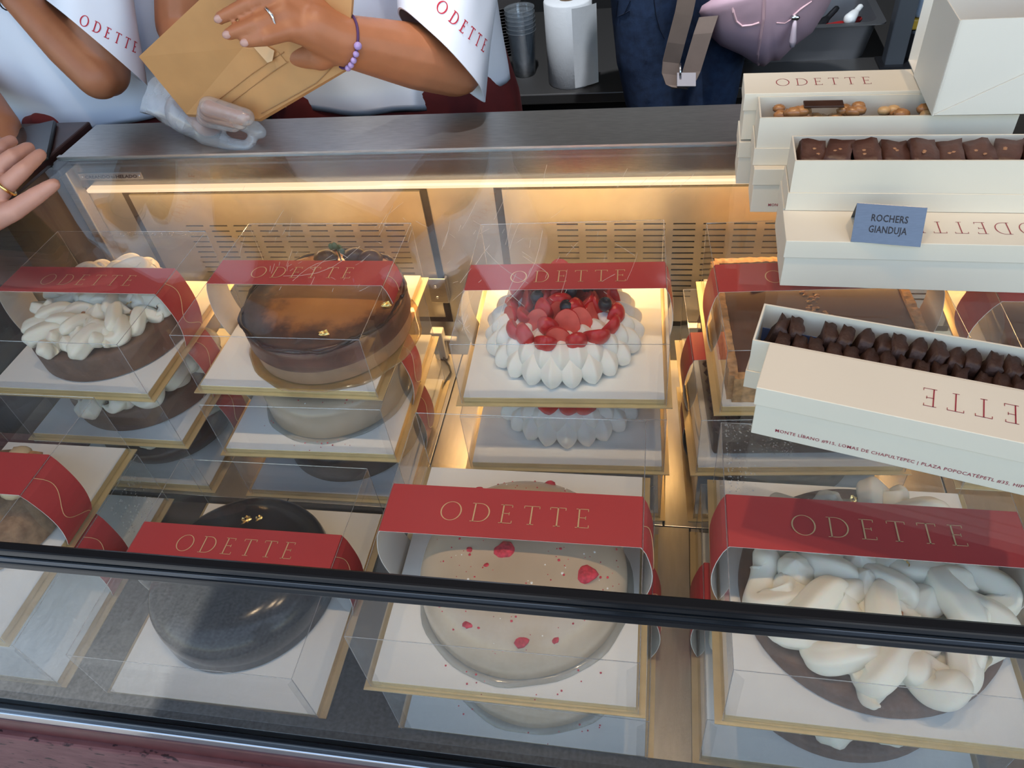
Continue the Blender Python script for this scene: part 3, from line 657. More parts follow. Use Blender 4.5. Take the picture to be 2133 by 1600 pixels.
berry_cake('raspberry_cake', 'beige raspberry cake in the lower box at the front middle', (.022, -.178), .0106, .118, .078, .075, 6, ((-.03, .0, .01),), 90)
ck = thing('glazed_chocolate_cake', 'glossy black glazed domed cake with gold leaf, front left of the middle', 'cake', (-.388, -.152, .0114))
MB().lathe(dome_prof(.122, .074, .050), 72, wob=wobf(31, .004)).build('glazed_body', M['darkglaze'], ck, True)
for (x, y, z, s) in ((-.005, .062, .0745, 2.0), (.012, .066, .0743, 1.4), (.030, -.088, .062, 2.2)): put('gold_leaf', LEAF[2], ck, (x, y, z), rot=(.1, .2, .4), scale=(s, s*.8, 1))
ck = thing('glazed_chocolate_cake', 'dark chocolate cake in the lowest box under the burnt cheesecake', 'cake', (-.325, .146, .0106))
MB().lathe(dome_prof(.108, .060, .022), 60, wob=wobf(33, .004)).build('glazed_body', M['choc'], ck, True)
ck = thing('chocolate_cream_cake', 'brown chocolate cake with white cream in the lowest left rear box', 'cake', (-.650, .146, .0106))
MB().lathe([(.085, 0), (.10, .01), (.113, .035), (.112, .045), (.08, .046), (.001, .046)], 60, wob=wobf(34, .006)).build('chocolate_shell', M['choc'], ck, True)
for k in range(9):
    a = 2*PI*k/9; put('cream_drop', RO[k % 3], ck, (.075*math.cos(a), .075*math.sin(a), .040), scale=(1.3, 1.3, .7))

# crumb cake at the left edge
ck = thing('crumb_cake', 'crumb-topped brown cake with caramel cream, front left edge', 'cake', (-.712, -.150, BZ+.0106))
MB().lathe([(.086, 0), (.090, .004), (.090, .045), (.084, .052), (.001, .054)], 48, wob=wobf(41, .01)).build('sponge_base', mat('crumb_sponge', (.27, .17, .10), .8, 0, .35, 70, .7, 140), ck, True)
rr = random.Random(9)
for i in range(26):
    a = rr.random()*2*PI; q = .08*math.sqrt(rr.random())
    put('crumb_piece', nut_mesh(i, .010+.005*rr.random(), 'crust', 'crumb_piece'), ck, (q*math.cos(a), q*math.sin(a), .056), rot=(rr.random(), rr.random(), rr.random()*3))
for k, (x, y) in enumerate(((-.03, .055), (.02, .07), (-.01, -.01), (.05, .01), (-.05, .0))):
    MB().ball((x, y, .060), .017, 2, (1, .8, .6), .03, k).build('cream_spoonful', mat('caramel_cream', (.66, .52, .33), .4), ck, True)

# berry pavlovas
def kiss_mesh(seed):
    r = random.Random(seed); H = .040; rings = []
    for i in range(9):
        u = i/8; w = .0152*(math.sin(PI*min(1, max(0, .06+.90*u)))**.75)+.0004; k = .0135*(math.sin(PI*min(1, max(0, .05+.92*u)))**.7)+.0008; z = H*u; back = -.010*(math.sin(PI*min(.98, max(.05, u)))**.6)
        lean = -.010*u*u
        rings.append([(k+lean, 0, z), (k*.52+lean, w*.62, z), (k*.08+lean, w, z), (back+lean, w*.75, z), (back+lean, -w*.75, z), (k*.08+lean, -w, z), (k*.52+lean, -w*.62, z)])
    mb = MB().loft(rings); o = mb.build('tmp', M['meringue']); 
    ml = o.data; s = o.modifiers.new('s', 'SUBSURF'); s.levels = 2
    try:
        cr = ml.attributes.new('crease_edge', 'FLOAT', 'EDGE')
        for e in ml.edges:
            a, b = e.vertices
            if a % 7 == 0 and b % 7 == 0: cr.data[e.index].value = .75
    except Exception: pass
    me = applied(o); me.name = 'meringue_kiss'; bpy.data.objects.remove(o); bpy.data.meshes.remove(ml)
    me.polygons.foreach_set('use_smooth', [True]*len(me.polygons)); return me
KISS = [kiss_mesh(s) for s in range(2)]
def berry_half(seed, r0=.0172):
    r = random.Random(seed); bm = bmesh.new(); bmesh.ops.create_icosphere(bm, subdivisions=3, radius=1)
    for v in bm.verts:
        q = v.co.copy(); k = 1-.52*max(0, -q.z)**1.2; v.co = V((q.x*k*.88, q.y*k*.80, q.z*1.22))*r0*(1+.02*(r.random()-.5))
    res = bmesh.ops.bisect_plane(bm, geom=bm.verts[:]+bm.edges[:]+bm.faces[:], plane_co=(0, -.002, 0), plane_no=(0, -1, 0), clear_outer=True)
    ed = [e for e in res['geom_cut'] if isinstance(e, bmesh.types.BMEdge)]; f = bmesh.ops.contextual_create(bm, geom=ed)['faces']
    for x in f: x.material_index = 1
    me = bpy.data.meshes.new('strawberry_half'); bm.to_mesh(me); bm.free(); me.materials.append(M['strawb']); me.materials.append(M['strawcut'])
    for p in me.polygons: p.use_smooth = p.material_index == 0
    return me
SH = [berry_half(s) for s in range(3)]
BB = MB().lathe([(.001, -.0085), (.006, -.0075), (.0088, -.001), (.0086, .003), (.0065, .0068), (.0040, .0082), (.0036, .0066), (.001, .006)], 20).mesh('blueberry', M['blueb'], True)
def pavlova(label, c, z, seed, rot0=0.0, berries=True):
    t = thing('berry_pavlova', label, 'cake', (c[0], c[1], z)); r = random.Random(seed)
    MB().lathe([(.080, 0), (.084, .01), (.082, .045), (.070, .050), (.001, .052)], 40).build('meringue_core', M['meringue'], t, True)
    for (n, rad, zz, tilt, s) in ((23, .0985, .0, -.16, 1.08), (23, .0895, .021, -.34, 1.06), (19, .076, .036, -.55, .80)):
        for k in range(n):
            a = 2*PI*(k+(.5 if rad < .095 and rad > .08 else 0))/n+rot0+.03*(r.random()-.5); q = s*(.94+.12*r.random())
            put('meringue_kiss', KISS[k % 2], t, (rad*math.cos(a), rad*math.sin(a), zz), rot=(0, tilt+.08*(r.random()-.5), a), scale=(q, q, q))
    if berries:
        for (n, rad, zz) in ((20, .071, .053), (15, .050, .060), (9, .028, .065), (3, .010, .068)):
            for k in range(n):
                a = 2*PI*(k+.3*r.random())/n+zz*60; q = .85+.35*r.random()
                put('strawberry_half', SH[r.randrange(3)], t, (rad*math.cos(a), rad*math.sin(a), zz), rot=(-.45+.7*(r.random()-.5), .7*(r.random()-.5), a+PI/2+(PI if r.random() < .55 else 0)+.7*(r.random()-.5)), scale=(q, q, q))
        for (x, y) in ((.012, .0), (-.008, .014), (.034, .012), (-.030, -.012), (.010, -.030), (.058, -.02), (-.05, .03), (.02, .05), (.005, .035), (.045, .048)):
            rr_ = math.hypot(x, y); put('blueberry', BB, t, (x, y, .0815-.10*rr_), rot=(.5*(r.random()-.5), .5*(r.random()-.5), 0))
    return t
pavlova('white meringue pavlova piled with strawberries and blueberries, top box of its stack', (.030, .150), Z1+.0106, 3)
pavlova('white meringue pavlova with strawberries, middle box seen below the top pavlova', (.034, .142), Z2+.0106, 4, .12)

# square tart and its neighbours
def square_tart(label, box, W, D, seed, crumbs=True):
    bt, x, y, z, yaw = BOXES[box][:5]; t = thing('chocolate_tart', label, 'cake', (x, y, z+.0106), yaw); r = random.Random(seed); h = .040; hx, hy = W/2, D/2; e = .011
    MB().box((-hx+e*.6, -hy+e*.6, 0), (hx-e*.6, hy-e*.6, h-.004)).build('ganache_filling', M['ganache'], t)
    def wall(x0, y0, x1, y1):
        n = 44; rings = []; d = (V((x1, y1, 0))-V((x0, y0, 0))); nn = V((-d.y, d.x, 0)).normalized()
        for i in range(n+1):
            p = V((x0, y0, 0))+d*(i/n); j = [1+.16*(r.random()-.5) for _ in range(6)]; w_ = e
            rings.append([p-nn*w_*.5*j[0], p+nn*w_*.5*j[1], p+nn*w_*.55*j[2]+V((0,0,h*.5)), p+nn*w_*.5*j[3]+V((0,0,h*(1+.04*(r.random()-.5)))), p-nn*w_*.5*j[4]+V((0,0,h*(1+.05*(r.random()-.5)))), p-nn*w_*.55*j[5]+V((0,0,h*.5))])
        MB().loft(rings).build('crust_wall', M['crust'], t)
    wall(-hx, -hy, hx, -hy); wall(hx, -hy, hx, hy); wall(hx, hy, -hx, hy); wall(-hx, hy, -hx, -hy)
    if crumbs:
        mb = MB()
        for i in range(75):
            u = r.random(); px = -.005+.030*(r.random()-.5)*(.5+u)+.018*u; py = .055-.115*u; mb.ball((px, py, h-.0035), .0012+.0022*r.random(), 1, (1.2, .8, .5), .2, i)
        o = mb.build('nut_crumbs', M['nutglaze'], t); o['kind'] = 'stuff'
        MB().ball((.022, -.058, h-.001), .0062, 2, (1, .9, .8)).build('caramel_bead', M['goldleaf'], t, True)
        MB().tube([(-.075, .048, h-.003), (-.062, .054, h-.002), (-.058, .052, h-.003)], .0018, 6).build('chocolate_shaving', M['chocmilk'], t, True)
    return t
square_tart('square glossy chocolate tart with nut crumbs and a rough crust, rear right', 'A4', .232, .232, 3)
bt, x, y, z, yaw = BOXES['A4b'][:5]
ck = thing('piped_chocolate_cake', 'square dark chocolate cake with piped ruffled edges, below the chocolate tart', 'cake', (x, y, z+.0106), yaw)
MB().bev((-.108, -.108, 0), (.108, .108, .052), .006).build('sponge_base', M['choc'], ck, sharp=60)
rf = MB().tube([(0, 0, 0), (.006, 0, .008), (.004, 0, .016), (-.004, 0, .018)], [.009, .0095, .007, .003], 10, True, .1, 5).mesh('chocolate_ruffle', M['chocmilk'], True)
for k in range(13):
    q = -.102+.017*k
    for (a, b, an) in ((-.104, q, 0), (q, -.104, 1.57), (q, .104, -1.57)): put('chocolate_ruffle', rf, ck, (a, b, .046), rotz=an)
bt, x, y, z, yaw = BOXES['A4c'][:5]
ck = thing('glazed_chocolate_cake', 'dark chocolate cake in the lowest box under the chocolate tarts', 'cake', (x, y, z+.0106), yaw)
MB().lathe(dome_prof(.105, .055, .02), 48).build('glazed_body', M['choc'], ck, True)
bt, x, y, z, yaw = BOXES['A5'][:5]
ck = thing('chocolate_tart', 'dark chocolate tart in the far right box behind the paper boxes', 'cake', (x, y, z+.0106), yaw)
MB().bev((-.108, -.108, 0), (.108, .108, .038), .003).build('ganache_filling', M['ganache'], ck, sharp=60)

# ------------------------------------------------------------------ long paper boxes on the glass
GZ = 0.3914
LB_L, LB_W, LB_H, LID = .262, .0575, .0575, .0205
ADDRESS = 'MONTE L\u00cdBANO #915, LOMAS DE CHAPULTEPEC | PLAZA POPOCAT\u00c9PETL #35, HIP\u00d3DROMO CONDESA'
def shell(L, W, H, th, z0=0.0):
    mb = MB(); mb.box((0,0,z0), (L,W,z0+th)); mb.box((0,0,z0+th), (L,th,z0+H)); mb.box((0,W-th,z0+th), (L,W,z0+H)); mb.box((0,th,z0+th), (th,W-th,z0+H)); mb.box((L-th,th,z0+th), (L,W-th,z0+H)); return mb
def long_closed(label, x, y, z, yaw, flipped=True, address=False):
    t = thing('paper_box', label, 'box', (x, y, z), yaw, 'long cream paper boxes on the glass')
    i = .0016
    MB().bev((i, i, 0), (LB_L-i, LB_W-i, LB_H-.002), .0006).build('box_base', M['box'], t)
    b = t.children[0]
    l = MB().bev((0, 0, LB_H-LID), (LB_L, LB_W, LB_H), .0006).build('lid', M['box'], t)
    if flipped: mb = odette_mb((LB_L-.083, LB_W*.5, LB_H), (-1,0,0), (0,-1,0), .0205, .112, .95, .0003)
    else: mb = odette_mb((.088, LB_W*.5, LB_H), (1,0,0), (0,1,0), .0185, .104, 1.0, .0003)
    mb.build('lettering', M['redprint'], l)
    if address: sans_mb(ADDRESS, (.021, i, .0085), (1,0,0), (0,0,1), .0037, .006, 1.10, .234, .0003).build('address_print', M['redprint'], b)
    return t
def long_open(label, x, y, z, yaw, liner):
    t = thing('paper_tray', label, 'box', (x, y, z), yaw, 'open trays of chocolates on the glass')
    shell(LB_L, LB_W, LID, .0014).build('lid_below', M['box'], t)
    i = .0018; mb = shell(LB_L-2*i, LB_W-2*i, LB_H-.003, .0017, .0018); mb.v = [(a+i, b+i, c) for a, b, c in mb.v]
    mb.build('tray', M['box'], t)
    MB().box((.004, .004, .0040), (LB_L-.004, LB_W-.004, .0050)).build('tray_liner', liner, t)
    MB().box((.0042, LB_W-.0048, .005), (LB_L-.0042, LB_W-.0042, .030)).build('liner_wall', liner, t)
    return t
BLUEPAPER = mat('blue_paper', (.10, .15, .32), .6)
# rear stack
long_closed('cream paper box hidden under the rearmost lettered box', .2445, .2580, GZ, -.035, False)
long_closed('cream paper box with upright dark red lettering, rearmost and highest', .2445, .2580, GZ+.0600, -.035, False)
long_closed('cream paper box under the nut cluster tray, address print on its front', .2575, .1920, GZ, -.030, False, True)
S1 = long_open('open cream tray of nut clusters, second from the back', .2560, .2010, GZ+.0580, -.035, BLUEPAPER)
# middle stack
long_closed('cream paper box under the tray of chocolate squares', .2815, .1085, GZ, -.038, True)
long_closed('cream paper box carrying the metal price sign, lettering upside down', .2785, .0475, GZ, -.038, True)
S2 = long_open('open cream tray of chocolate squares in the middle stack', .2830, .1040, GZ+.0580, -.038, BLUEPAPER)
# front pair
S3 = long_open('open cream tray of dark brownie sticks at the front', .2335, -.1060, GZ, -.262, BLUEPAPER)
long_closed('cream paper box with address print on its front, nearest the viewer', .2345, -.1650, GZ, -.262, True, True)
def in_tray(tray, x, y, z):
    yaw = tray.rotation_euler.z; c, s = math.cos(yaw), math.sin(yaw); return (tray.location.x+c*x-s*y, tray.location.y+s*x+c*y, tray.location.z+z), yaw
def chunk(name, sx, sy, sz, m, seed, amp=.12):
    r = random.Random(seed); bm = bmesh.new(); bmesh.ops.create_cube(bm, size=1); bmesh.ops.subdivide_edges(bm, edges=bm.edges[:], cuts=3, use_grid_fill=True)
    for v in bm.verts:
        n = v.co.normalized(); v.co = V((v.co.x*sx, v.co.y*sy, v.co.z*sz))*.96 + n*(r.random()-.5)*amp*min(sx, sy, sz)
    return MB().bm(bm).mesh(name, M[m], True)
ORD = 'first second third fourth fifth sixth seventh eighth ninth tenth eleventh twelfth thirteenth fourteenth fifteenth sixteenth seventeenth'.split()
rr = random.Random(5)
SQ = [chunk('chocolate_square', .0255, .036, .026, 'chocmilk', s) for s in range(4)]
for k in range(9):
    p, yw = in_tray(S2, .021+.0262*k, .029+.002*(rr.random()-.5), .0415+.003*(rr.random()-.5))
    o = put('chocolate_square', SQ[k % 4], None, p, rot=(.15*(rr.random()-.5)+.25, .25*(rr.random()-.5), yw+.5*(rr.random()-.5)-.1))
    tag(o, 'milk chocolate square, %s from the left in the middle open tray' % ORD[k], 'chocolate', 'chocolate squares in the middle tray')
    for q in range(2):
        b = put('nut_fleck', NUT[q], o, (.008*(rr.random()-.5), .008*(rr.random()-.5), .0130), scale=(.45, .45, .3))
BR = [chunk('brownie_stick', .011, .021, .043, 'brownie', s+20, .35) for s in range(4)]
for row, yy in ((0, .040), (1, .0185)):
    for k in range(17):
        if row == 0 and k in (2,): continue
        p, yw = in_tray(S3, .017+.0143*k+(.006 if row else 0), yy, .0285-(.003 if row else 0)+.003*rr.random())
        o = put('brownie_stick', BR[rr.randrange(4)], None, p, rot=(.14*(rr.random()-.5), .22+.22*(rr.random()-.5), yw+.3*(rr.random()-.5)))
        n_ = k-(1 if row == 0 and k > 2 else 0); tag(o, 'dark brownie stick, %s from the left in the %s row of the front tray' % (ORD[n_], 'back' if row == 0 else 'front'), 'chocolate', 'brownie sticks in the front tray')
def cluster(label, x, pale=False, shard=False):
    p, yw = in_tray(S1, x, .034, .0270); o = thing('nut_cluster', label, 'chocolate', p, yw, 'nut clusters in the rear tray'); r = random.Random(int(x*1e4))
    for k in range(9):
        a = r.random()*6.28; q = .011*math.sqrt(r.random()); MB().ball((q*math.cos(a)*1.3, q*math.sin(a), .008+.016*r.random()), .0065+.002*r.random(), 2, (1.1, .85, .75), .08, k).build('nut', mat('pale_nut', (.62, .38, .17), .3) if pale and k % 2 == 0 else M['nutglaze'], o, True)
    MB().ball((0, 0, .0065), .0135, 2, (1.15, 1, .48), .05, 3).build('chocolate_base', M['chocmilk'], o, True)
    if shard: MB().bev((-.008, -.008, .028), (.034, .007, .0305), .0006).build('chocolate_shard', M['choc'], o)
    return o
cluster('caramel nut cluster at the left end of the rear tray', .033)
cluster('nut cluster topped with a dark chocolate shard', .058, False, True)
cluster('low caramel nut cluster, third from the left in the rear tray', .098)
cluster('pale golden nut cluster, fourth from the left in the rear tray', .150, True)
cluster('brown nut cluster beside the white carton in the rear tray', .186, True)
# crumbs on the boxes
# metal tent sign
P0, P1 = at(1772, 503, z=GZ+LB_H+.0008), at(1917, 515, z=GZ+LB_H+.0008); xd = (P1-P0).normalized(); W_ = (P1-P0).length
nb = V((-xd.y, xd.x, 0)); H_ = .0375; up = (V((0,0,1))*.80+nb*.60).normalized()
t = thing('tent_sign', 'small brushed blue-grey metal tent sign with black lettering', 'sign', P0)
def slab(o_, ux, uy, w_, h_, th):
    n_ = V(ux).cross(V(uy)).normalized()*th; a = V(o_); q = [a, a+V(ux)*w_, a+V(ux)*w_+V(uy)*h_, a+V(uy)*h_]
    return MB().add([*q, *[x-n_ for x in q]], [(0,1,2,3),(7,6,5,4),(0,4,5,1),(1,5,6,2),(2,6,7,3),(3,7,4,0)])
fp = slab((0,0,0), xd, up, W_, H_, .0008).build('front_plate', M['sign'], t)
slab(up*H_+nb*.0006, xd, (V((0,0,-1))*.80+nb*.60).normalized(), W_, H_, .0008).build('back_plate', M['sign'], t)
sans_mb('ROCHERS', up*H_*.57+xd*W_*.5, xd, up, .0068, .02, 1.05, W_*.53, .0004, True).build('lettering', M['ink'], fp)
sans_mb('GIANDUJA', up*H_*.28+xd*W_*.5, xd, up, .0068, .02, 1.05, W_*.55, .0004, True).build('lettering', M['ink'], fp)
# tall white carton with open flaps, resting on the rear boxes
cz = GZ+.1190
t = thing('white_carton', 'tall white open cake carton resting on the rear paper boxes, top right', 'box', (.430, .188, cz), -.03)
th = .0012; cw, cdp, ch = .165, .14, .0955
slab((0,0,0), V((1,0,0)), V((0,0,1)), cw, ch, th).build('front_panel', M['boxwhite'], t)
mb = slab((0,0,0), V((0,1,0)), V((0,0,1)), .10, ch, th); mb.v = [(x, y, z-(.0 if y < .05 else (0.0))) for x, y, z in mb.v]
mb.build('side_panel', M['boxwhite'], t)
MB().box((0, 0, 0), (cw, cdp, .0012)).build('bottom_panel', M['boxwhite'], t)
slab((cw, .0, 0), V((0,1,0)), V((0,0,1)), cdp, ch, th).build('side_panel', M['boxwhite'], t)
slab((0, cdp, 0), V((1,0,0)), V((0,0,1)), cw, ch, th).build('back_panel', M['boxwhite'], t)
MB().add([(.0005,-.0016,.0006),(cw-.002,-.0016,.0006),(cw-.002,-.0016,ch*.98),(.0005,-.0006,.0006),(cw-.002,-.0006,.0006),(cw-.002,-.0006,ch*.98)], [(0,1,2),(5,4,3),(0,3,4,1),(1,4,5,2),(2,5,3,0)]).build('folded_flap', M['boxwhite'], t)
slab((0,cdp,ch), V((1,0,0)), V((0,.5,.86)), cw, .10, th).build('lid_flap', M['boxwhite'], t)
MB().tube([(0,-.0008,0), (0,-.0008,ch)], .0009, 6).build('fold_edge', M['boxwhite'], t)

# ------------------------------------------------------------------ people behind the case
def bvh_of(o):
    me = o.data; return BVHTree.FromPolygons([v.co.copy() for v in me.vertices], [list(p.vertices) for p in me.polygons])
def hit(bv, px, py, off=.0006):
    d = ray(px, py).normalized(); r = bv.ray_cast(CAM, d)
    if r[0] is None: return None, None
    n = r[1] if r[1].dot(d) < 0 else -r[1]; return r[0]+n*off, n
def drape(polys, width, o_, xd, yd, h, total, bv, off=.0009, n=5):
    """lettering laid onto a cloth surface, letter strokes projected along the local normal"""
    nn = xd.cross(yd).normalized(); sx = total/width; mb = MB()
    for p in polys:
        q = []
        for i in range(len(p)):
            a, b = p[i], p[(i+1) % len(p)]; L = math.hypot((b[0]-a[0])*sx, (b[1]-a[1])*h); k = max(1, int(L/.004))
            for j in range(k): q.append((a[0]+(b[0]-a[0])*j/k, a[1]+(b[1]-a[1])*j/k))
        vs = []
        for x, y in q:
            s = o_+xd*(x*sx)+yd*(y*h)+nn*.06; r = bv.ray_cast(s, -nn)
            vs.append((r[0]+nn*off) if r[0] is not None else o_+xd*(x*sx)+yd*(y*h))
        mb.add(vs, [tuple(range(len(vs)))])
    return mb
def ell(c, u, v, n=32): return [V(c)+V(u)*math.cos(2*PI*k/n)+V(v)*math.sin(2*PI*k/n) for k in range(n)]
def torso_shirt(name, rows, parent, m, folds=.004, seed=0):
    """rows: (cx, cy, z, rx, ry); cloth with shallow folds and a turned hem"""
    r = random.Random(seed); ph = [r.random()*6 for _ in range(4)]; rings = []; n = 72
    rows2 = []
    for i in range(len(rows)-1):
        for k in range(6): t = k/6; rows2.append(tuple(a+(b-a)*t for a, b in zip(rows[i], rows[i+1])))
    rows2.append(rows[-1]); zb = rows[0][2]
    c0 = rows2[0]; rings.append([(c0[0]+c0[3]*.93*math.cos(2*PI*k/n), c0[1]+c0[4]*.93*math.sin(2*PI*k/n), c0[2]+.012) for k in range(n)])
    for (cx, cy, z, rx, ry) in rows2:
        ring = []
        for k in range(n):
            a = 2*PI*k/n; q = (z-zb); f = folds*(math.sin(5*a+ph[0]+q*9)*.7+math.sin(9*a+ph[1]-q*14)*.45+math.sin(14*a+ph[2]+q*22)*.25)
            ring.append((cx+(rx+f)*math.cos(a), cy+(ry+f)*math.sin(a), z+.006*math.sin(3*a+ph[3])*max(0, 1-q*9)))
        rings.append(ring)
    return MB().loft(rings, True, False, True).build(name, m, parent, True)
def sleeve(name, cuff_c, cu, cv, sh_c, su, sv, parent, m, seed=0):
    r = random.Random(seed); n = 48; out = []; inn = []; steps = 14; p1, p2 = r.random()*6, r.random()*6
    for i in range(steps+1):
        t = i/steps; c = V(cuff_c).lerp(V(sh_c), t); u = V(cu).lerp(V(su), t); v = V(cv).lerp(V(sv), t); ro, ri = [], []
        for k in range(n):
            a = 2*PI*k/n; f = 1+.030*math.sin(4*a+p1+5*t)+.018*math.sin(7*a+p2-9*t)
            ro.append(c+(u*math.cos(a)+v*math.sin(a))*f); ri.append(c+(u*math.cos(a)+v*math.sin(a))*f*.965)
        out.append(ro); inn.append(ri)
    mb = MB(); mb.loft(out, True, False, True); mb.loft(inn, True, False, False)
    for k in range(n): j = (k+1) % n; mb.quad(out[0][k], out[0][j], inn[0][j], inn[0][k])
    return mb.build(name, m, parent, True)
def head_caps(c, r=.082):
    c = V(c); return [(c+V((0,.012,.012)), r, c+V((0,-.005,-.035)), r*.82), (c+V((0,-.03,-.06)), r*.55, c+V((0,-.045,-.085)), r*.42), (c+V((0,-.078,-.012)), .010, c+V((0,-.094,-.040)), .015), (c+V((-.078,.005,-.02)), .012, c+V((-.080,.008,-.045)), .010), (c+V((.078,.005,-.02)), .012, c+V((.080,.008,-.045)), .010)]
def face(c, parent):
    c = V(c)
    for s in (-1, 1):
        MB().ball(c+V((s*.030, -.072, -.006)), .0115, 2).build('eye', M['white_card'], parent, True)
        MB().ball(c+V((s*.030, -.081, -.006)), .0048, 2).build('iris', M['ink'], parent, True)
    MB().ball(c+V((0, -.079, -.066)), .018, 2, (1.1, .4, .32)).build('lips', mat('lips', (.42, .12, .10), .4), parent, True)
def hairdo(c, parent):
    c = V(c); organic('hair', [(c+V((0,.025,.035)), .088, c+V((0,.045,-.03)), .080), (c+V((0,.085,.03)), .035, c+V((0,.12,.02)), .030), (c+V((0,-.03,.062)), .052, c+V((0,.02,.06)), .06)], .009, 4, M['hair'], parent)
def legs_caps(x, y): return [(V((x-.09, y, .28)), .085, V((x-.10, y, -.12)), .060), (V((x-.10, y, -.12)), .060, V((x-.10, y+.01, -.55)), .045), (V((x+.09, y, .28)), .085, V((x+.10, y, -.12)), .060), (V((x+.10, y, -.12)), .060, V((x+.10, y+.01, -.55)), .045), (V((x-.09, y, .30)), .09, V((x+.09, y, .30)), .09)]
def shoes(x, y, parent, dy=-1):
    for s in (-1, 1): organic('shoe', [(V((x+s*.10, y+.02, FZ+.05)), .048, V((x+s*.10, y+dy*.15, FZ+.036)), .036)], .01, 3, M['trouser'], parent)

# staff member on the left, arm folded up, elbow towards the case
E1 = dep(205, 160, 1.25); W1 = dep(20, -25, 1.23); S1p = V((-.745, .665, .74))
t = thing('person', 'person in white lettered t-shirt and maroon apron, left, elbow bent, arm raised', 'person', (-.93, .76, FZ))
def rel(o_, ob): ob.parent = o_; ob.matrix_parent_inverse = Matrix.Translation(-o_.location); return ob
hc = (-.95, .63, .985)
W1b = dep(8, 262, 1.30); H1b = dep(-2, 330, 1.27)
caps = [((-.93, .75, .34), .115, (-.93, .72, .66), .115), ((-.93, .71, .70), .09, (-.93, .69, .80), .055), ((-.93, .69, .80), .052, (-.945, .655, .92), .050),
        (S1p, .055, E1+V((.0, .02, .0)), .040), (E1, .036, E1.lerp(W1, .35), .037), (E1.lerp(W1, .35), .037, W1, .027), (S1p, .06, (-1.11, .665, .74), .06),
        ((-1.11, .665, .74), .055, (-1.14, .60, .50), .042), ((-1.14, .60, .50), .040, W1b, .027)]
caps += head_caps(hc)
hd = W1 + (W1-E1).normalized()*.05; fw = (W1-E1).normalized(); sd_ = fw.cross(V((0,-1,0))).normalized()
for i, q in enumerate((-.03, -.01, .01, .03)):
    k = hd+sd_*q+fw*.035; caps += [(W1, .024, k, .012), (k, .0105, k+fw*.035+V((0,-.012,.004)), .0095), (k+fw*.035+V((0,-.012,.004)), .0092, k+fw*(.058-.006*abs(i-1))+V((0,-.03,.006)), .0078)]
caps += [(W1, .02, hd-sd_*.045+fw*-.005, .013), (hd-sd_*.045+fw*-.005, .0115, hd-sd_*.055+fw*.03, .009)]
fb = (H1b-W1b).normalized(); sb = fb.cross(V((0,0,1))).normalized()
for i, q in enumerate((-.027, -.009, .009, .027)):
    k = W1b+fb*.075+sb*q; caps += [(W1b, .024, k, .012), (k, .0105, k+fb*.038+V((0,0,-.008)), .0092), (k+fb*.038+V((0,0,-.008)), .009, k+fb*(.062-.005*abs(i-1))+V((0,0,-.022)), .0075)]
caps += [(W1b, .02, W1b+fb*.035+sb*.045, .012), (W1b+fb*.035+sb*.045, .011, W1b+fb*.07+sb*.05, .009)]
body = rel(t, organic('body', caps, .0042, 5, M['skin'])); face(hc, body); rel(t, bpy.data.objects[body.name])
hb_ = organic('hair', [(V(hc)+V((0,.025,.035)), .088, V(hc)+V((0,.045,-.03)), .080), (V(hc)+V((0,.085,.03)), .035, V(hc)+V((0,.12,.02)), .030), (V(hc)+V((0,-.03,.062)), .052, V(hc)+V((0,.02,.06)), .06)], .009, 4, M['hair']); rel(t, hb_)
sh1 = rel(t, torso_shirt('tshirt', [(-.925, .72, .352, .262, .165), (-.925, .72, .42, .262, .168), (-.925, .715, .54, .248, .152), (-.928, .71, .66, .235, .138), (-.93, .70, .74, .205, .115), (-.93, .695, .80, .105, .085), (-.93, .693, .825, .075, .07)], None, M['shirt'], .009, 3))
P1, P2 = dep(92, 0, 1.225), dep(292, 165, 1.245); u = (P2-P1)/2; rd = ray(190, 80).normalized(); vv = (rd - u.normalized()*rd.dot(u.normalized())).normalized()
sl1 = rel(t, sleeve('tshirt_sleeve', (P1+P2)/2+vv*.01, u*1.0, vv*.075+V((0,0,-.006)), S1p+V((-.02,.0,.035)), u.normalized()*.098, vv*.075, None, M['shirt'], 4))
bv = bvh_of(sl1); A, n_ = hit(bv, 163, 50); B, _ = hit(bv, 277, 108); polys, wd = odette(1.22, 2.3)
if A and B:
    xd = (B-A).normalized(); nn = -ray(225, 70).normalized(); yd = nn.cross(xd).normalized(); nn = xd.cross(yd)
    lt = drape(polys, wd, A, xd, yd, .0165, (B-A).length*1.06, bv).build('lettering', M['embroid']); lt.parent = sl1
rel(t, torso_shirt('apron', [(-.93, .74, -.30, .27, .17), (-.93, .735, .10, .262, .165), (-.93, .73, .30, .255, .160), (-.93, .725, .372, .250, .158), (-.93, .725, .40, .245, .15)], None, M['apron'], .005, 8))
kn = at(80, 250, y=.565); rel(t, organic('apron_knot', [(kn, .014, kn+V((.035, .0, -.006)), .018), (kn, .012, kn+V((-.03, .01, -.012)), .016), (kn, .013, kn+V((.02, .0, -.03)), .010)], .0035, 3, M['apron']))
rel(t, organic('trousers', legs_caps(-.93, .76), .012, 4, M['trouser']))
for s in (-1, 1): rel(t, organic('shoe', [(V((-.93+s*.10, .78, FZ+.05)), .048, V((-.93+s*.10, .61, FZ+.036)), .036)], .01, 3, M['trouser']))
q = W1.lerp(E1, .08); ax = (E1-W1).normalized(); e1 = ax.cross(V((0,0,1))).normalized(); e2 = ax.cross(e1)
rel(t, MB().tube([q+(e1*math.cos(k*PI/12)+e2*math.sin(k*PI/12))*.031 for k in range(25)], .0012, 6).build('thread_bracelet', M['ink']))

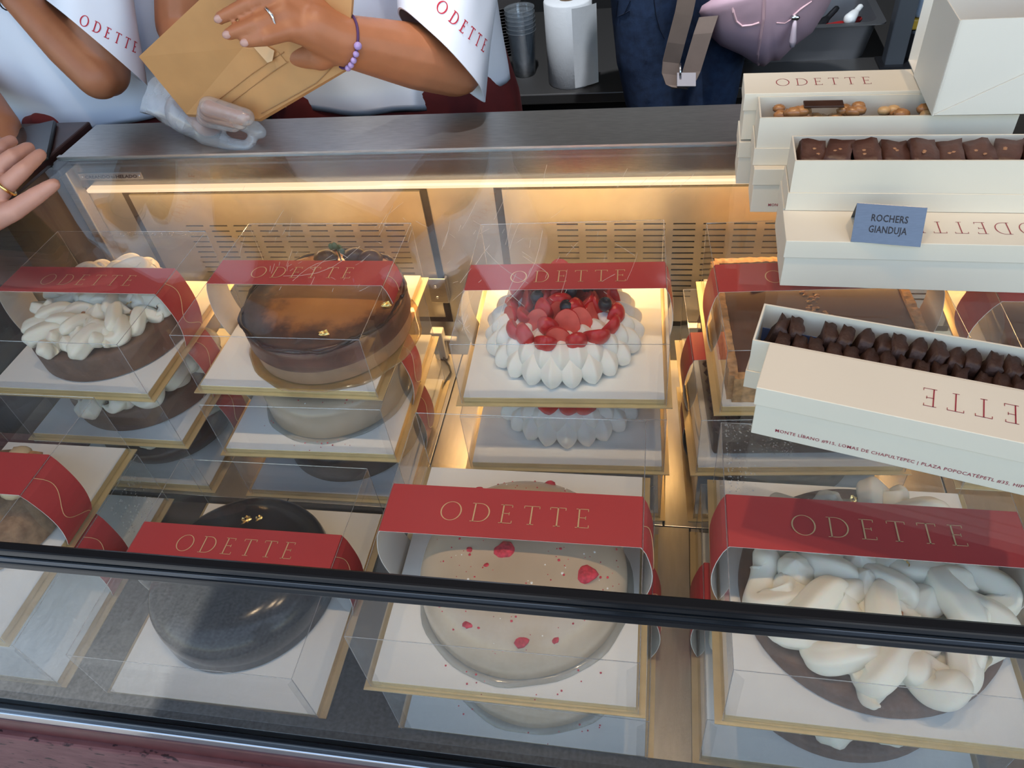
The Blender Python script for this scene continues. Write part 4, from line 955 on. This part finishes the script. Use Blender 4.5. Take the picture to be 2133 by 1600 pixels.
# staff member in the middle, holding the kraft paper bag
E2 = dep(948, 136, 1.155); W2 = dep(712, 84, 1.035); S2p = V((-.145, .69, .755)); hc = (-.36, .66, 1.0)
t = thing('person', 'person in white lettered t-shirt and maroon apron holding a kraft paper bag, middle', 'person', (-.36, .76, FZ))
MC = [dep(600, -44, .995), dep(588, -14, .985), dep(592, 27, .985), dep(606, 62, .99)]
PI_ = [dep(532, -52, .975), dep(522, 6, .968), dep(536, 50, .970), dep(556, 78, .975)]
TI = [dep(462, -52, .985), dep(458, 38, .985), dep(476, 71, .985), dep(513, 88, .985)]
RW = dep(395, 205, 1.235); RP = dep(432, 250, 1.215)
caps = [((-.36, .75, .34), .11, (-.36, .73, .66), .11), ((-.36, .72, .70), .09, (-.36, .70, .80), .055), ((-.36, .70, .80), .052, (-.36, .68, .93), .050),
        (S2p, .058, E2+V((.0, .03, .01)), .048), (E2, .046, E2.lerp(W2, .38), .046), (E2.lerp(W2, .38), .046, W2, .0335), (W2, .033, W2.lerp(MC[2], .45), .031),
        (S2p, .06, (-.575, .69, .755), .06), ((-.575, .69, .755), .055, (-.66, .62, .50), .045), ((-.66, .62, .50), .042, RW, .028), (RW, .028, RP, .026)]
for i in range(4):
    caps += [(W2, .024, MC[i], .0150), (MC[i], .0132, PI_[i], .0112), (PI_[i], .0108, TI[i], .0082 if i < 3 else .0074)]
    if i: caps.append((MC[i-1], .0135, MC[i], .0135))
TH = [dep(668, 118, 1.05), dep(612, 118, 1.075), dep(560, 96, 1.08), dep(520, 78, 1.075)]
caps += [(W2, .026, TH[0], .019), (TH[0], .018, TH[1], .0145), (TH[1], .014, TH[2], .012), (TH[2], .0118, TH[3], .0092)]
FO = [(dep(436, 222, 1.120), dep(512, 244, 1.105)), (dep(432, 232, 1.140), dep(500, 252, 1.120)), (dep(430, 244, 1.165), dep(486, 258, 1.145))]
for a, b in FO: caps += [(RP, .018, a, .010), (a, .0088, b, .0072)]
caps += head_caps(hc)
body = rel(t, organic('body', caps, .0038, 4, M['skin_b'])); face(hc, body)
for i in (1, 2, 3):
    d = (TI[i]-PI_[i]).normalized(); out_ = (-ray(480, 50).normalized()); out_ = (out_-d*out_.dot(d)).normalized(); p = TI[i]+out_*.0062-d*.001; z_ = d.cross(out_)
    rt = Matrix((d, z_, out_)).transposed(); rel(t, MB().ball(p, .0068, 2, (1.05, .78, .28), rot=rt).build('fingernail', M['nail'], None, True))
hb_ = organic('hair', [(V(hc)+V((0,.025,.035)), .088, V(hc)+V((0,.045,-.03)), .080), (V(hc)+V((0,.085,.03)), .035, V(hc)+V((0,.12,.02)), .030), (V(hc)+V((0,-.03,.062)), .052, V(hc)+V((0,.02,.06)), .06)], .009, 4, M['hair']); rel(t, hb_)
rel(t, torso_shirt('tshirt', [(-.375, .745, .345, .248, .155), (-.375, .745, .42, .246, .155), (-.37, .735, .54, .232, .145), (-.365, .725, .66, .222, .135), (-.36, .71, .75, .195, .115), (-.36, .705, .81, .105, .085), (-.36, .70, .84, .075, .07)], None, M['shirt'], .009, 12))
P1, P2 = dep(828, 30, 1.115), dep(1010, 202, 1.15); u = (P2-P1)/2; rd = ray(930, 110).normalized(); vv = (rd - u.normalized()*rd.dot(u.normalized())).normalized(); cc = (P1+P2)/2
sl2 = rel(t, sleeve('tshirt_sleeve', cc+vv*.012, u*1.02, vv*.076+V((.0,0,-.024)), S2p+V((.0,.0,.05)), u.normalized()*.105, vv*.08, None, M['shirt'], 6))
bv = bvh_of(sl2); A, n_ = hit(bv, 905, 18); B, _ = hit(bv, 1003, 106); polys, wd = odette(1.22, 2.3)
if A and B:
    xd = (B-A).normalized(); nn = -ray(955, 60).normalized(); yd = nn.cross(xd).normalized(); nn = xd.cross(yd)
    lt = drape(polys, wd, A, xd, yd, .0165, (B-A).length*1.06, bv).build('lettering', M['embroid']); lt.parent = sl2
rel(t, torso_shirt('apron', [(-.36, .755, -.30, .27, .17), (-.36, .75, .10, .258, .162), (-.36, .745, .30, .248, .155), (-.365, .742, .37, .240, .148), (-.365, .742, .40, .232, .14)], None, M['apron'], .006, 15))
rel(t, organic('trousers', legs_caps(-.36, .77), .012, 4, M['trouser']))
for s in (-1, 1): rel(t, organic('shoe', [(V((-.36+s*.10, .79, FZ+.05)), .048, V((-.36+s*.10, .62, FZ+.036)), .036)], .01, 3, M['trouser']))
# bracelet
q = W2.lerp(E2, .03); ax = (E2-W2).normalized(); cf = -ray(713, 84).normalized(); cf = (cf-ax*cf.dot(ax)).normalized(); dn = cf.cross(ax).normalized()
if dn.dot(AX_U) > 0: dn = -dn
br = rel(t, MB().tube([q+(cf*math.cos(k*PI/16)+dn*math.sin(k*PI/16))*.0352 for k in range(33)], .0018, 6).build('cord_bracelet', M['purple']))
for k, an in enumerate((4, 21, 36, 50, 64)):
    a = math.radians(an); b_ = MB().ball(q+(cf*math.cos(a)+dn*math.sin(a))*.0368, .0056 if k == 0 else .0044, 2).build('bead', M['bead'], None, True); b_.parent = br
q = MC[2].lerp(PI_[2], .55); ax = (PI_[2]-MC[2]).normalized(); e1 = ax.cross(AX_F).normalized(); e2 = ax.cross(e1)
rel(t, MB().tube([q+(e1*math.cos(k*PI/10)+e2*math.sin(k*PI/10))*(.0132+.0009*math.sin(k*2.1)) for k in range(21)], .0019, 8).build('silver_ring', M['silver'], None, True))
# vinyl glove on the other hand
gp = [dep(352, 200, 1.235), dep(385, 232, 1.225), dep(432, 262, 1.21)]
caps = [(dep(392, 236, 1.222), .036, dep(424, 260, 1.21), .028), (dep(424, 256, 1.21), .024, dep(440, 262, 1.205), .018)]
caps += [(dep(428, 278, 1.205), .019, dep(478, 301, 1.19), .0115), (dep(478, 301, 1.19), .0115, dep(514, 307, 1.185), .0105), (dep(514, 307, 1.185), .0105, dep(524, 294, 1.185), .0085)]
caps += [(dep(440, 246, 1.2), .016, dep(498, 255, 1.19), .0120), (dep(498, 255, 1.19), .0120, dep(528, 266, 1.18), .0125), (dep(528, 266, 1.18), .0125, dep(541, 275, 1.178), .0110)]
gl = rel(t, organic('vinyl_glove', caps, .0034, 4, M['glove']))
caps = []
for a, b in FO: caps += [(a, .0155, b, .0130)]
gf = organic('glove_fingers', caps, .0032, 3, M['glove']); gf.parent = gl
rings = []; ax = (gp[2]-gp[0]).normalized(); e1 = ax.cross(AX_F).normalized(); e2 = ax.cross(e1); r3 = random.Random(4)
for i in range(10):
    tt = i/9; c = gp[0].lerp(gp[2], tt*.75) - ax*.02*(1-tt); ra = .046-.012*tt
    rings.append([c+(e1*math.cos(2*PI*k/30)+e2*.55*math.sin(2*PI*k/30))*ra*(1+.09*math.sin(5*2*PI*k/30+i*.5)*(1-tt)+.05*math.sin(9*2*PI*k/30+i)) for k in range(30)])
gc = MB().loft(rings, True, False, False).build('glove_cuff', M['glove'], None, True); gc.parent = gl

# kraft paper bag
t = thing('paper_bag', 'flat folded brown kraft paper bag held over the steel ledge', 'paper bag', (0, 0, 0))
CR = [dep(388, 238, 1.175), dep(540, 248, 1.14), dep(724, 142, 1.055), dep(735, -30, .99), dep(430, -14, 1.01), dep(289, 118, 1.10)]
n_ = AX_F; th = [.012, .010, .006, .012, .020, .026]
fr = [p for p in CR]; bk = [p+n_*d for p, d in zip(CR, th)]; k = len(CR)
cen = dep(505, 100, 1.065)
mb = MB(); mb.add([*fr, cen, *bk], [(i, (i+1) % k, k) for i in range(k)]+[(k+1+(i+1) % k, k+1+i, k+1+i) if False else (k+1+i, k+1+(i+1) % k, (i+1) % k, i) for i in range(k)]+[tuple(k+1+i for i in range(k))])
bag = mb.build('bag_body', M['kraft'], t); bvb = bvh_of(bag)
def on_bag(px, py, off=.0012):
    p, n = hit(bvb, px, py, off); return p if p else dep(px, py, 1.07)
def line_on(pts, name, r, m):
    MB().tube([on_bag(*p) for p in pts], r, 5).build(name, m, t)
for pts in ([(414, 238), (470, 196), (530, 150), (592, 108)], [(446, 240), (500, 200), (560, 155), (600, 128)], [(545, 236), (600, 206), (660, 172), (700, 132)], [(700, 132), (720, 138)]): line_on(pts, 'fold_line', .0007, M['kraftline'])
mb = MB().add([on_bag(402, 236, .0012), on_bag(440, 240, .0012), on_bag(598, 130, .0012), on_bag(580, 108, .0012)], [(0,1,2,3)]); mb.build('glued_seam', mat('kraft_seam', (.59, .32, .135), .6), t)
tb = [on_bag(528, 96, .002), on_bag(552, 92, .002), on_bag(574, 104, .004), on_bag(572, 122, .008), on_bag(562, 126, .008)]
mb = MB().add(tb+[p+AX_F*.0012 for p in tb], [(0,1,2,3,4),(9,8,7,6,5)]+[(i, 5+i, 5+(i+1) % 5, (i+1) % 5) for i in range(5)]); mb.build('tear_tab', mat('kraft_inside', (.66, .44, .25), .6), t)

# customer reaching in from the left
t = thing('person', 'customer at the left edge, only the reaching open hand with a gold ring in view', 'person', (-1.35, -.35, FZ))
WC = dep(-95, 455, 1.03); EC = V((-1.12, -.22, .40)); SC = V((-1.25, -.30, .70))
MCc = [dep(0, 398, 1.00), dep(-22, 366, 1.01), dep(-42, 342, 1.03), dep(-62, 326, 1.05)]
PIc = [dep(50, 352, 1.0), dep(26, 326, 1.01), dep(-2, 308, 1.03), dep(-30, 300, 1.05)]
TIc = [dep(84, 322, 1.015), dep(60, 308, 1.03), dep(24, 294, 1.05), dep(-8, 292, 1.07)]
hc = (-1.30, -.30, .98)
caps = [((-1.35, -.35, .30), .115, (-1.35, -.35, .62), .115), ((-1.35, -.35, .64), .09, (-1.34, -.34, .78), .055), ((-1.34, -.34, .78), .052, (-1.32, -.32, .90), .05), (SC, .055, EC, .042), (EC, .04, WC, .028), (SC, .06, (-1.45, -.45, .70), .06), ((-1.45, -.45, .70), .05, (-1.50, -.40, .42), .04), ((-1.50, -.40, .42), .038, (-1.40, -.25, .30), .026)]
for i in range(4):
    caps += [(WC, .024, MCc[i], .0145), (MCc[i], .0128, PIc[i], .0110), (PIc[i], .0108, TIc[i], .0088)]
    if i: caps.append((MCc[i-1], .013, MCc[i], .013))
TC = [dep(-30, 462, 1.005), dep(30, 438, .99), dep(84, 402, .99), dep(112, 384, .99)]
caps += [(WC, .026, TC[0], .019), (TC[0], .018, TC[1], .0135), (TC[1], .0132, TC[2], .0112), (TC[2], .0110, TC[3], .0088)]
for i, q in enumerate((-.02, 0, .02)): caps += [((-1.40, -.25, .30), .022, (-1.36, -.18+q*.3, .27+q), .011), ((-1.36, -.18+q*.3, .27+q), .01, (-1.36, -.15, .24+q), .008)]
caps += head_caps(hc)
body = rel(t, organic('body', caps, .0040, 4, M['skin_c'])); face(hc, body)
rel(t, organic('hair', [(V(hc)+V((0,.025,.035)), .088, V(hc)+V((0,.045,-.03)), .080), (V(hc)+V((0,.03,-.10)), .07, V(hc)+V((0,.04,-.18)), .05)], .009, 4, M['hair']))
rel(t, organic('sweater', [((-1.35, -.35, .28), .14, (-1.35, -.35, .62), .135), (SC, .07, SC.lerp(EC, .8), .056), ((-1.45, -.45, .70), .07, (-1.49, -.41, .5), .055), (SC, .075, (-1.45, -.45, .70), .075)], .010, 4, mat('grey_knit', (.22, .23, .25), .9)))
rel(t, organic('trousers', [((-1.42, -.38, .25), .09, (-1.42, -.38, -.55), .05), ((-1.28, -.32, .25), .09, (-1.28, -.32, -.55), .05), ((-1.42, -.38, .27), .1, (-1.28, -.32, .27), .1)], .012, 4, M['trouser']))
for xx, yy in ((-1.42, -.38), (-1.28, -.32)): rel(t, organic('shoe', [(V((xx, yy, FZ+.05)), .048, V((xx+.05, yy+.14, FZ+.036)), .036)], .01, 3, M['trouser']))
q = MCc[0].lerp(PIc[0], .22); ax = (PIc[0]-MCc[0]).normalized(); e1 = ax.cross(AX_F).normalized(); e2 = ax.cross(e1)
rel(t, MB().tube([q+(e1*math.cos(k*PI/10)+e2*math.sin(k*PI/10))*.0142 for k in range(21)], .0022, 8).build('gold_ring', M['goldm'], None, True))

# person in jeans with their back turned
t = thing('person', 'person in blue jeans seen from behind, standing at the back counter', 'person', (.19, 1.06, FZ))
hl, hr = at(1348, 110, y=1.05), at(1486, 110, y=1.05); kl, kr = at(1358, 235, y=1.05), at(1474, 235, y=1.05)
jl = [(V((.125, 1.055, .40)), .090, hl, .069), (V((.255, 1.055, .40)), .090, hr, .069), (V((.12, 1.06, .46)), .095, V((.26, 1.06, .46)), .095), (hl, .068, kl, .055), (hr, .068, kr, .058), (kl, .055, V((kl.x, 1.07, -.56)), .050), (kr, .058, V((kr.x, 1.07, -.56)), .050)]
jn = rel(t, organic('jeans', jl, .009, 5, M['denim'])); bvj = bvh_of(jn)
def surf_tube(bv, pts, r, m, name, par, y):
    P = []
    for p in pts:
        h_, n = hit(bv, *p, .0008); P.append(h_ if h_ else at(*p, y=y))
    o = MB().tube(P, r, 5).build(name, m); o.parent = par; return o
surf_tube(bvj, [(1290, 33), (1302, 28), (1312, 22)], .0009, M['stitch'], 'pocket_seam', jn, .95); surf_tube(bvj, [(1288, 0), (1284, 36), (1300, 30), (1314, 0)], .0009, M['stitch'], 'pocket_seam', jn, .95)
surf_tube(bvj, [(1362, -5), (1366, 30), (1374, 60), (1384, 80)], .0010, M['stitch'], 'centre_seam', jn, .95)
hc = (.19, 1.08, 1.02)
caps = [((.19, 1.07, .45), .10, (.19, 1.08, .72), .11), ((.19, 1.08, .76), .07, (.19, 1.08, .92), .05), ((.03, 1.08, .78), .05, (-.02, 1.10, .54), .04), ((-.02, 1.10, .54), .038, (.06, 1.28, .44), .026), ((.35, 1.08, .78), .05, (.40, 1.10, .54), .04), ((.40, 1.10, .54), .038, (.30, 1.28, .44), .026), ((.03, 1.08, .78), .055, (.35, 1.08, .78), .055)]
for bx in (.06, .30):
    for i in range(4): a = V((bx-.03+.02*i, 1.34, .43)); caps += [((bx, 1.28, .44), .022, a, .011), (a, .010, a+V((0, .045-.004*abs(i-1), -.015)), .008)]
    caps.append(((bx, 1.28, .44), .018, (bx+.045*(1 if bx < .2 else -1), 1.31, .43), .010))
caps += [((.19, 1.085, 1.03), .082, (.19, 1.10, .98), .07)]
rel(t, organic('body', caps, .006, 4, M['skin']))
rel(t, organic('hair', [(V((.19, 1.06, 1.05)), .09, V((.19, 1.05, .96)), .085), (V((.19, 1.02, .98)), .06, V((.19, 1.0, .84)), .04)], .01, 4, M['hair']))
rel(t, organic('dark_top', [((.19, 1.065, .50), .13, (.19, 1.08, .74), .135), ((.03, 1.08, .78), .062, (-.01, 1.10, .58), .052), ((.35, 1.08, .78), .062, (.39, 1.10, .58), .052), ((.03, 1.08, .78), .07, (.35, 1.08, .78), .07), ((.11, 1.065, .50), .11, (.27, 1.065, .50), .11)], .01, 4, M['trouser']))
for xx in (.105, .275): rel(t, organic('shoe', [(V((xx, 1.05, FZ+.05)), .048, V((xx, 1.22, FZ+.036)), .036)], .01, 3, M['trouser']))

# pink backpack with hanging strap
t = thing('backpack', 'dusty pink canvas backpack hanging over the person in jeans, strap dangling', 'bag', (.40, .93, .30))
K = lambda px, py, y=.93: at(px, py, y=y)
OUT = [(1500, -60), (1496, -10), (1462, 12), (1456, 26), (1472, 60), (1482, 78), (1500, 95), (1545, 115), (1578, 136), (1592, 139), (1606, 127), (1624, 126), (1655, 95), (1692, 68), (1722, 20), (1748, -30), (1740, -90), (1680, -140), (1580, -140), (1520, -110)]
OUT = [OUT[i] if k == 0 else tuple(.5*(OUT[i][q]+OUT[(i+1) % len(OUT)][q]) for q in (0, 1)) for i in range(len(OUT)) for k in (0, 1)]
rings = []
for sc_, yy in ((.90, 1.0), (1.0, .965), (1.0, .945), (.95, .918), (.82, .893), (.62, .878), (.36, .870), (.12, .868)):
    rings.append([K(1604+(px-1604)*sc_, -8+(py+8)*sc_, yy) for px, py in OUT])
pk = rel(t, MB().loft(rings).build('pack_body', M['pack'], None, True)); bvp = bvh_of(pk)
surf_tube(bvp, [(1592, -4), (1590, 40), (1584, 80), (1579, 112), (1580, 134)], .0026, M['packtrim'], 'centre_piping', pk, .88)
surf_tube(bvp, [(1524, -5), (1528, 25), (1534, 44), (1546, 54), (1566, 52), (1582, 47)], .0024, M['packtrim'], 'pocket_loop', pk, .88)
surf_tube(bvp, [(1652, 32), (1668, 18), (1690, 2)], .0022, M['packtrim'], 'zip_track', pk, .88)
surf_tube(bvp, [(1617, 47), (1634, 48), (1648, 40)], .0014, M['packtrim'], 'side_seam', pk, .88)
h_, n = hit(bvp, 1655, 35, .004); h_ = h_ or K(1655, 35, .88)
zp = MB().ball(h_, .007, 2, (1.2, .6, .8)).build('zip_slider', M['silver'], None, True); zp.parent = pk
e = at(1650, 98, y=h_.y-.004); zt = MB().tube([h_, h_.lerp(e, .35), h_.lerp(e, .8), e], [.003, .0045, .0065, .004], 10).build('zip_pull', mat('pale_pink', (.52, .42, .48), .6), None, True); zt.parent = pk
S_ = [(1436, -30, .87), (1424, 30, .865), (1408, 90, .86), (1398, 130, .86), (1396, 155, .855), (1404, 178, .85), (1416, 184, .85)]
rel(t, MB().ribbon([K(*p) for p in S_], .036, AX_R*.95+AX_F*.25, .002).build('strap', M['strap']))
S_ = [(1416, 184, .852), (1432, 168, .86), (1440, 150, .865), (1452, 110, .87), (1464, 70, .875), (1476, 34, .885)]
rel(t, MB().ribbon([K(*p) for p in S_], .036, AX_R*.95-AX_F*.2, .002).build('strap', M['strap']))
p = K(1430, 160, .852); rel(t, slab(p-AX_R*.018-AX_U*.018, AX_R, AX_U, .036, .026, .004).build('strap_end', mat('strap_tip', (.26, .24, .26), .5)))
p = K(1417, 145, .855); rel(t, MB().tube([p-AX_U*.012, p+AX_U*.012], .0022, 8).build('buckle', M['silver'], None, True))

# ------------------------------------------------------------------ back counter and what stands on it
t = thing('back_counter', 'dark steel work counter along the back of the shop', 'counter', (0, 0, 0))
CZ = .066
MB().bev((-1.2, 1.285, CZ-.028), (1.3, 1.90, CZ), .003).build('worktop', mat('worn_steel', (.16, .15, .145), .42, .8), t)
MB().box((-1.18, 1.33, FZ+.08), (1.28, 1.36, CZ-.03)).build('front_panel', mat('black_panel', (.008, .004, .004), .7), t)  # dark sheet added in place of the shade below the worktop
for x in (-1.1, -.1, 1.2):
    for y in (1.36, 1.84): MB().box((x-.02, y-.02, FZ), (x+.02, y+.02, CZ-.028)).build('leg', M['dark'], t)
p = at(1186, 186, z=CZ); hz = .205
t = thing('paper_towel_roll', 'white paper towel roll standing on the back counter', 'paper roll', (p.x, p.y+.055, CZ))
R0 = .060; mb = MB(); n = 48
mb.loft([[(r_*math.cos(2*PI*k/n), r_*math.sin(2*PI*k/n), z) for k in range(n)] for r_, z in ((.021, .001), (R0-.002, 0), (R0, .003), (R0, hz-.003), (R0-.003, hz), (.021, hz), (.021, .001))], True, False, False)
mb.build('paper_wrap', M['paper'], t, sharp=50)
mb = MB(); mb.loft([[(r_*math.cos(2*PI*k/n), r_*math.sin(2*PI*k/n), z) for k in range(n)] for r_, z in ((.0205, .002), (.0205, hz+.001), (.0185, hz+.001), (.0185, .002))], True, False, False); mb.build('card_tube', M['cardtube'], t, sharp=50)
sh_ = []
for i in range(9): a = math.radians(-75+i*7.5); sh_.append((R0*1.005*math.cos(a)+.016*(i/8)**2, R0*1.005*math.sin(a)-.010*(i/8)**2))
mb = MB(); rings = [[(x, y, .004) for x, y in sh_], [(x*.985, y, hz-.006) for x, y in sh_]]; mb.loft(rings, False); mb.build('loose_sheet', M['paper'], t, True)
p = at(1090, 165, z=CZ)
t = thing('cup_stack', 'stack of clear plastic cups left of the paper towel roll', 'cups', (p.x, p.y+.035, CZ))
for k in range(6):
    z0 = .011*k if k else 0; h_ = .115
    rg = [(.028, z0), (.029, z0+.002), (.037, z0+h_-.004), (.0395, z0+h_), (.0400, z0+h_+.003), (.037, z0+h_+.001), (.0355, z0+h_-.006)]
    mb = MB(); mb.loft([[(r_*math.cos(2*PI*q/32), r_*math.sin(2*PI*q/32), z) for q in range(32)] for r_, z in rg], True, k == 0, False); mb.build('plastic_cup', M['cup'], t, True)
p = at(1046, 128, z=CZ)
for k in range(16):
    o = MB().lathe([(.025, 0), (.03, .001), (.062, .006), (.064, .008), (.058, .0068), (.025, .003)], 32).build('dark_saucer', mat('dark_saucer', (.05, .045, .045), .3) if k == 0 else bpy.data.materials['dark_saucer'], None, True, (p.x-.01, p.y+.09, CZ+.0082*k))
    tag(o, 'dark saucer, %s from the bottom of the stack behind the clear cups' % ORD[k], 'saucer', 'dark saucers on the back counter')
p0, p1 = at(1600, 140, z=CZ), at(1800, 122, z=CZ)
t = thing('steel_pan', 'steel gastronorm pan on the back counter behind the backpack', 'pan', ((p0.x+p1.x)/2-.03, p0.y+.11, CZ))
def rrect(w_, d_, r_, z, n=6):
    out = []
    for cx, cy, a0 in ((w_-r_, d_-r_, 0), (-w_+r_, d_-r_, 90), (-w_+r_, -d_+r_, 180), (w_-r_, -d_+r_, 270)):
        for i in range(n+1): a = math.radians(a0+90*i/n); out.append((cx+r_*math.cos(a), cy+r_*math.sin(a), z))
    return out
mb = MB(); mb.loft([rrect(.145, .075, .03, .012), rrect(.150, .080, .035, .0), rrect(.162, .095, .03, .088), rrect(.178, .110, .02, .092), rrect(.178, .110, .02, .095), rrect(.160, .092, .03, .094), rrect(.147, .077, .03, .006)], True, False, True); mb.build('pan_body', mat('pan_steel', (.34, .34, .36), .38, .85), t, sharp=50)
for k, (nm, mm, a, b) in enumerate((('red_spatula', M['redplastic'], (1725, 62), (1790, 40)), ('black_ladle', M['dark'], (1700, 62), (1742, 18)), ('white_spoon', M['white_card'], (1770, 40), (1792, 14)))):
    A, B = at(*a, y=p0.y+.06), at(*b, y=p0.y+.10); o = organic(nm, [(A, .016, A.lerp(B, .4), .012), (A.lerp(B, .4), .008, B, .008)], .004, 3, mm)
    tag(o, ('red-handled spatula', 'black ladle', 'white spoon')[k]+' lying in the steel pan at the back', 'utensil')
p = at(1866, 150, z=CZ)
t = thing('rack_post', 'dark steel rack post rising behind the paper boxes', 'post', (p.x, p.y+.05, CZ)); MB().bev((-.022, -.02, 0), (.022, .02, 1.2), .003).build('upright', mat('grey_post', (.10, .11, .13), .45, .5), t)
MB().box((-.035, -.035, 0), (.035, .035, .006)).build('foot_plate', M['dark'], t)
p = at(1910, 60, z=CZ+.10)
t = thing('plastic_tub', 'pale blue plastic tub on the back counter behind the white carton', 'tub', (p.x+.075, p.y+.12, CZ))
MB().bev((-.07, -.06, .10), (.07, .06, .24), .01).build('tub_body', M['bluewhite'], t, sharp=50); MB().bev((-.072, -.062, .075), (.072, .062, .10), .004).build('yellow_band', M['yellow'], t); MB().bev((-.07, -.06, 0), (.07, .06, .075), .01).build('tub_foot', M['dark'], t)
# phone on the side counter
p = at(62, 300, z=.398)
t = thing('smartphone', 'dark glass smartphone lying on the maroon side counter', 'phone', (p.x, p.y, .3925), .5)
MB().bev((-.036, -.075, 0), (.036, .075, .0085), .003).build('phone_body', M['gasket'], t, sharp=50); MB().box((-.034, -.073, .0085), (.034, .073, .0089)).build('phone_screen', mat('phone_glass', (.02, .022, .026), .04), t)
# leaves added on the paving, standing in for yellow glints in the front glass
rr = random.Random(3)
lf = MB().add([(-.02,0,.001),(-.006,.008,.003),(.012,.006,.002),(.022,0,.004),(.012,-.006,.002),(-.006,-.008,.003)], [(0,1,2,3,4,5)]).mesh('fallen_leaf', M['leafyel'])
for k, (x, y) in enumerate(((-.95, -1.02), (-.82, -1.12), (-1.05, -1.20), (-.70, -1.0), (-.90, -1.32))):
    tag(put('fallen_leaf', lf, None, (x, y, FZ-.004), rotz=rr.random()*3), 'small yellow fallen leaf on the grey paving, '+('near the counter', 'right of the others', 'furthest left', 'nearest the photographer', 'farthest from the counter')[k], 'leaf', 'fallen leaves on the paving')

# the photographer, dark in the mirror of the front glass
t = thing('person', 'photographer in dark clothes, standing in front of the case and mirrored in its glass', 'person', (.22, -1.02, FZ))
hc = (.20, -.93, 1.05)
caps = [((.22, -1.02, .36), .10, (.22, -1.02, .70), .11), ((.22, -1.02, .74), .08, (.21, -.99, .88), .052), ((.21, -.99, .88), .052, (.20, -.95, .98), .05)]
for sx in (-1, 1):
    S_ = V((.22+sx*.17, -1.02, .78)); E_ = V((.22+sx*.22, -.95, .56)); W_2 = V((.17+sx*.075, -.80, .86))
    caps += [(S_, .055, E_, .042), (E_, .040, W_2, .027), (S_, .055, (.22, -1.02, .78), .06)]
    for i in range(4):
        k = W_2+V((-sx*.012, .01+.018*i, .055-.006*i)); caps += [(W_2, .022, k, .011), (k, .010, k+V((-sx*.030, .006, .012)), .009), (k+V((-sx*.030, .006, .012)), .009, k+V((-sx*.045, .0, -.008)), .0075)]
    caps += [(W_2, .018, W_2+V((-sx*.03, -.02, .03)), .011), (W_2+V((-sx*.03, -.02, .03)), .010, W_2+V((-sx*.05, -.01, .055)), .008)]
caps += [(V(hc)+V((0, -.012, .012)), .082, V(hc)+V((0, .005, -.035)), .067), (V(hc)+V((0, .03, -.06)), .045, V(hc)+V((0, .045, -.085)), .034), (V(hc)+V((0, .078, -.012)), .010, V(hc)+V((0, .094, -.040)), .015)]
rel(t, organic('body', caps, .006, 4, M['skin']))
rel(t, organic('hair', [(V(hc)+V((0, -.03, .035)), .088, V(hc)+V((0, -.05, -.06)), .080)], .010, 4, M['hair']))
rel(t, organic('jacket', [((.22, -1.02, .28), .15, (.22, -1.02, .74), .14), ((.12, -1.02, .28), .11, (.32, -1.02, .28), .11), ((.05, -1.02, .78), .068, (.01, -.955, .58), .056), ((.39, -1.02, .78), .068, (.43, -.955, .58), .056), ((.01, -.95, .56), .052, (.075, -.84, .77), .040), ((.43, -.95, .56), .052, (.265, -.84, .77), .040), ((.05, -1.02, .78), .075, (.39, -1.02, .78), .075)], .012, 4, M['trouser']))
rel(t, organic('trousers', [((.13, -1.02, .26), .10, (.12, -1.02, -.14), .07), ((.12, -1.02, -.14), .07, (.12, -1.02, -.55), .055), ((.31, -1.02, .26), .10, (.33, -1.02, -.14), .07), ((.33, -1.02, -.14), .07, (.34, -1.02, -.55), .055), ((.13, -1.02, .28), .11, (.31, -1.02, .28), .11)], .012, 4, M['trouser']))
for xx in (.12, .34): rel(t, organic('shoe', [(V((xx, -1.04, FZ+.05)), .048, V((xx, -.88, FZ+.036)), .036)], .01, 3, M['trouser']))
